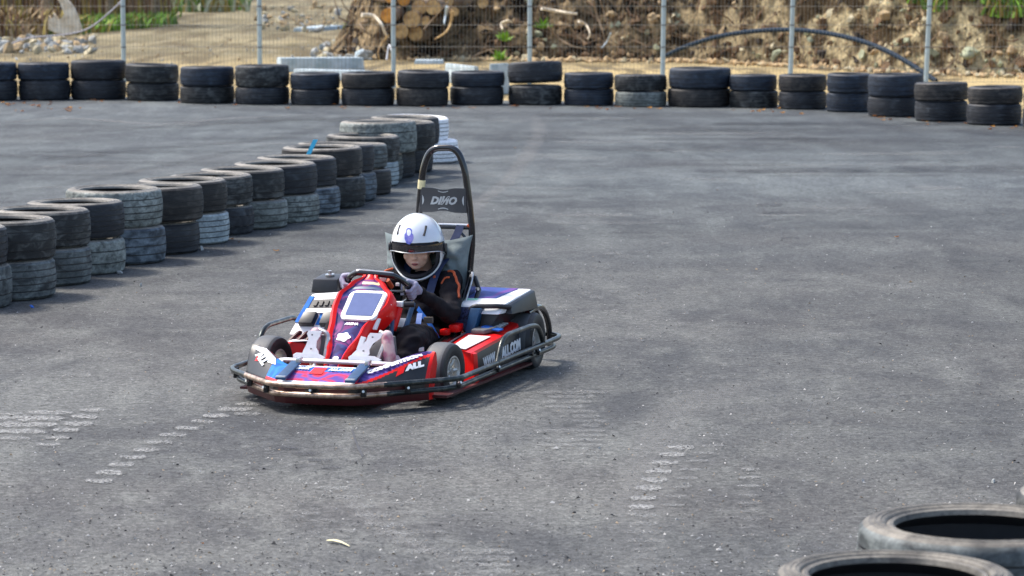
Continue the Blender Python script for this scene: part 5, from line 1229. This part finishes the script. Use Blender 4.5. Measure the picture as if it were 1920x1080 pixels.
body = bake('body', bm, [('REMESH', dict(mode='VOXEL', voxel_size=.0032)), ('SMOOTH', dict(factor=.6, iterations=5))], [M['skin']], person); body.data.transform(Matrix.Translation(-DB))
def lips(bm):
    for dz, rz, ry, w_ in ((-.0445, .0032, .0035, .0175), (-.0515, .0042, .0045, .0150)):
        tube(bm, [hv(-w_+2*w_*i/10, -.0885+.006*((i-5)/5)**2, dz-.002*((i-5)/5)**2*(1 if dz > -.047 else -1)) for i in range(11)], [max(.0004, rz*math.sin(math.pi*(i+.4)/10.8)) for i in range(11)], 8)
ppart('lips', M['lip'], lips, parent=None)
ppart('mouth_line', M['liner'], lambda bm: tube(bm, [hv(-.016+.032*i/8, -.0915+.006*((i-4)/4)**2, -.0478) for i in range(9)], .0010, 6))
for s in (-1, 1):
    ppart('eye', mat('eye_white', (.75, .73, .70), .25), lambda bm: ell(bm, hv(s*.029, -.0655, .016), (.012, .008, .0065)))
    ppart('iris', mat('iris', (.02, .012, .008), .15), lambda bm: ell(bm, hv(s*.029, -.0722, .0155), (.0055, .0022, .0055)))
    ppart('eyebrow', mat('hair', (.015, .011, .010), .7), lambda bm: tube(bm, spline([hv(s*.014, -.078, .028), hv(s*.028, -.0765, .033), hv(s*.044, -.064, .029)], 4), [.0016]*3+[.0028]*4+[.0008]*2, 6))
# helmet
def hell(az, el, k=1.0):
    """helmet surface, az 0 = face direction, el up"""
    x = math.sin(az)*math.cos(el); y = -math.cos(az)*math.cos(el); z = math.sin(el)
    sy = .154; sx = .1305; sz = .165 if z > 0 else .173
    chin = max(0, -y)**2*max(0, -z)*.075          # chin bar pushes forward
    return Vector((x*sx*k, (y*sy-chin)*k, z*sz*k-.012*max(0, y)*max(0, z)))
def shell_mesh(bm, k, up=R_(90), lo=R_(-60), nu=72, nv=44):
    rows = []
    for j in range(nv+1):
        el = lo+(up-lo)*j/nv
        rows.append([bm.verts.new(H(*hell(2*math.pi*i/nu, el, k))) for i in range(nu)])
    for j in range(nv):
        for i in range(nu): bm.faces.new((rows[j][i], rows[j][(i+1) % nu], rows[j+1][(i+1) % nu], rows[j+1][i]))
    return rows
OPEN = [(-.117, .052), (-.1225, .020), (-.1215, -.030), (-.110, -.072), (-.084, -.101), (-.04, -.114), (0, -.116), (.04, -.114), (.084, -.101), (.110, -.072), (.1215, -.030), (.1225, .020), (.117, .052), (.085, .066), (.04, .074), (0, .075), (-.04, .074), (-.085, .066)]
def shell_cut(name, k, thick, opening, mats, lo=R_(-60)):
    a = bmesh.new(); outer = shell_mesh(a, k, lo=lo); inner = shell_mesh(a, k-thick/.14, lo=lo)
    n = len(outer[0])
    for i in range(n): a.faces.new((outer[0][(i+1) % n], outer[0][i], inner[0][i], inner[0][(i+1) % n]))
    bmesh.ops.remove_doubles(a, verts=a.verts, dist=1e-5); bmesh.ops.recalc_face_normals(a, faces=a.faces)
    me = bpy.data.meshes.new('s'); a.to_mesh(me); a.free(); so = bpy.data.objects.new('s', me); TS.collection.objects.link(so)
    c = bmesh.new(); pts = spline([Vector((x, 0, z)) for x, z in opening+[opening[0]]], 4)[:-1]
    A_ = [c.verts.new(H(p.x, -.30, p.z*1.04)) for p in pts]; B_ = [c.verts.new(H(p.x*.96, -.022, p.z)) for p in pts]
    c.faces.new(A_); c.faces.new(B_[::-1])
    for i in range(len(A_)): c.faces.new((A_[i], B_[i], B_[(i+1) % len(A_)], A_[(i+1) % len(A_)]))
    bmesh.ops.recalc_face_normals(c, faces=c.faces)
    mc = bpy.data.meshes.new('c'); c.to_mesh(mc); c.free(); co = bpy.data.objects.new('c', mc); TS.collection.objects.link(co)
    m = so.modifiers.new('b', 'BOOLEAN'); m.object = co; m.operation = 'DIFFERENCE'; m.solver = 'EXACT'
    dg = DG(); nm = bpy.data.meshes.new_from_object(so.evaluated_get(dg))
    bpy.data.objects.remove(so); bpy.data.objects.remove(co)
    nm.materials.clear()
    for m_ in mats: nm.materials.append(m_)
    nm.transform(Matrix.Translation(-DB)); nm.polygons.foreach_set('use_smooth', [True]*len(nm.polygons)); nm.set_sharp_from_angle(angle=R_(35)); nm.name = name
    return nm
helmet = bpy.data.objects.new('helmet', shell_cut('helmet', 1.0, .006, OPEN, [M['helmet']])); C.objects.link(helmet); helmet.parent = person
lin = bpy.data.objects.new('liner', shell_cut('liner', .955, .018, [(x*.86, z*.84 if z < 0 else z*.80) for x, z in OPEN], [M['liner']], R_(-60))); C.objects.link(lin); lin.parent = helmet
def surf_front(x, z, k=1.0):
    """point of the helmet surface in front at local x, z (iterated)"""
    az, el = 0.0, 0.0
    for _ in range(30):
        p = hell(az, el, k); az += (x-p.x)*7; el += (z-p.z)*5
        az = max(-1.5, min(1.5, az)); el = max(-1.1, min(1.3, el))
    return hell(az, el, k)
def hpart(name, mats, fn, smooth=True, angle=38): return ppart(name, mats, fn, smooth, angle, helmet)
def rimpath(): return [H(*surf_front(p.x, p.z, 1.003)) for p in spline([Vector((x, 0, z)) for x, z in OPEN+[OPEN[0]]], 4)[:-1]]
def f(bm):
    pts = rimpath(); low = [p for p in pts if (HQ.inverted() @ (p-HC)).z < .02]
    i0 = max(range(len(pts)), key=lambda i: (HQ.inverted() @ (pts[i]-HC)).z); pts = pts[i0:]+pts[:i0]
    pts = [p for p in pts if (HQ.inverted() @ (p-HC)).z < .035]
    tube(bm, pts, .0042, 8)
hpart('rim_trim', M['rim'], f)
def visor(bm):
    nu, nv = 40, 8; rows = []
    for j in range(nv+1):
        r = []
        for i in range(nu+1):
            az = R_(-86+172*i/nu); a = abs(az)/R_(86)
            e0 = R_(11-23*a**3); e1 = R_(22-10*a**2)
            r.append(bm.verts.new(H(*hell(az, e0+(e1-e0)*j/nv, 1.035))))
        rows.append(r)
    for j in range(nv):
        for i in range(nu): bm.faces.new((rows[j][i], rows[j][i+1], rows[j+1][i+1], rows[j+1][i]))
    bmesh.ops.solidify(bm, geom=bm.faces[:], thickness=.003)
vm, vn, vb = nmat('smoke_visor'); vb.inputs['Base Color'].default_value = (.16, .16, .175, 1); vb.inputs['Roughness'].default_value = .10; vb.inputs['Metallic'].default_value = .9; vb.inputs['Coat Weight'].default_value = 1
hpart('visor', vm, visor, angle=60)
hpart('visor_edge', M['chrome'], lambda bm: tube(bm, [H(*hell(R_(-84+168*i/40), R_(11-23*(abs(-84+168*i/40)/86)**3), 1.046)) for i in range(41)], .0022, 6))
for s in (-1, 1): hpart('visor_pivot', M['black'], lambda bm: disc(bm, H(*hell(s*R_(86), R_(0), 1.035)), .020, HQ @ Vector((s, -.1, 0)), .012, 20))
for a0, e0, a1, e1 in ((R_(-48), R_(36), R_(-60), R_(52)), (R_(30), R_(38), R_(48), R_(54))): hpart('vent', M['liner'], lambda bm: tube(bm, [H(*hell(a0, e0, 1.002)), H(*hell(a1, e1, 1.002))], .0075, 8, flat=.5))
def f(bm):
    nu = 12; pts = []
    prof = [(-.008, -.020), (.004, -.023), (.014, -.014), (.019, -.002), (.018, .008), (.012, .012), (.011, .022), (.004, .026), (-.007, .026), (-.012, .021), (-.013, .012), (-.018, .007), (-.017, -.006)]
    c0 = None; v = [bm.verts.new(H(*(surf_front(-.018+x*1.25, .100+z*1.3, 1.006)))) for x, z in prof]; c = bm.verts.new(H(*surf_front(-.018, .098, 1.008)))
    for i in range(len(v)): bm.faces.new((c, v[i], v[(i+1) % len(v)]))
hpart('emblem', mat('emblem_blue', (.10, .12, .50), .3, col2=(.28, .24, .62), scale=30), f)
hpart('side_hinge', M['black'], lambda bm: (disc(bm, H(.128, .030, -.030), .026, HQ @ Vector((1, .1, 0)), .016, 20), box(bm, H(.126, .03, -.06), (.012, .03, .04), 0, .004)))
# gloved hands: palm plus four curled fingers and a thumb round the wheel rim
def hand(theta, wrist, s):
    c = rimp(theta); tg = (rimp(theta+.05)-rimp(theta-.05)).normalized(); out_ = (c-WC).normalized(); nn = WN
    if tg.z < 0: tg = -tg
    segs = []
    pc = c+out_*.026+nn*.014
    k0 = [pc+tg*(a) for a in (-.030, -.011, .009, .028)]
    wr = wrist
    for q in k0: segs.append((wr+(q-wr)*.25, .019, q, .0135))
    segs.append((k0[0], .014, k0[3], .013)); segs.append((wr, .026, pc, .020))
    for i, q in enumerate(k0):
        ln = (.86, 1.0, 1.0, .9)[i]; rr_ = (.0085, .0095, .0095, .009)[i]; b0 = c+tg*(q-pc).dot(tg)*1.08
        a1 = q-nn*.006+out_*.004; a2 = b0+out_*.010-nn*.030*ln; a3 = b0-out_*.018*ln-nn*.026; a4 = b0-out_*.028*ln-nn*.006
        segs += [(q, rr_*1.15, a1, rr_*1.1), (a1, rr_*1.1, a2, rr_), (a2, rr_, a3, rr_*.93), (a3, rr_*.93, a4, rr_*.82)]
    t0 = pc+tg*.024+nn*.008; t1 = c+tg*.046+nn*.020-out_*.002; t2 = c+tg*.056+nn*.008-out_*.020
    segs += [(wr+(pc-wr)*.5+tg*.01, .014, t0, .0125), (t0, .0125, t1, .0105), (t1, .0105, t2, .009)]
    bm = bmesh.new(); caps(bm, segs, 10)
    o = bake('glove', bm, [('REMESH', dict(mode='VOXEL', voxel_size=.0028)), ('SMOOTH', dict(factor=.5, iterations=3))], [M['glove'], M['gloved']], person,
             matfn=lambda p: 1 if ((p-c).dot(out_) < -.010 and (p-c).length < .06) else 0)
    o.data.transform(Matrix.Translation(-DB))
hand(R_(4), WR_, 1); hand(R_(172), WL_, -1)
# shoes, heels on the floor, soles against the pedals
for s, l0, f0 in ((1, .165, .11), (-1, -.195, .11)):
    bm = bmesh.new()
    caps(bm, [(P(f0-.015, l0, .125), .030, P(f0+.024, l0, .20), .032), (P(f0+.024, l0, .20), .032, P(f0+.030, l0-.006*s, .290), .027), (P(f0+.02, l0, .115), .027, P(f0+.040, l0, .26), .022), (P(f0-.05, l0+.003, .15), .045, P(f0-.01, l0, .15), .04)])
    sh = bake('shoe', bm, [('REMESH', dict(mode='VOXEL', voxel_size=.005)), ('SMOOTH', dict(factor=.6, iterations=6))], [mat('shoe_pink', (.50, .20, .28), .7, scale=18, col2=(.66, .56, .54), mixlo=.42, mixhi=.60), mat('shoe_sole', (.60, .50, .38), .7)], person,
              matfn=lambda p: 1 if p.z < .17 and -p.y > f0-.02 else 0); sh.data.transform(Matrix.Translation(-DB))

bpy.data.scenes.remove(TS)
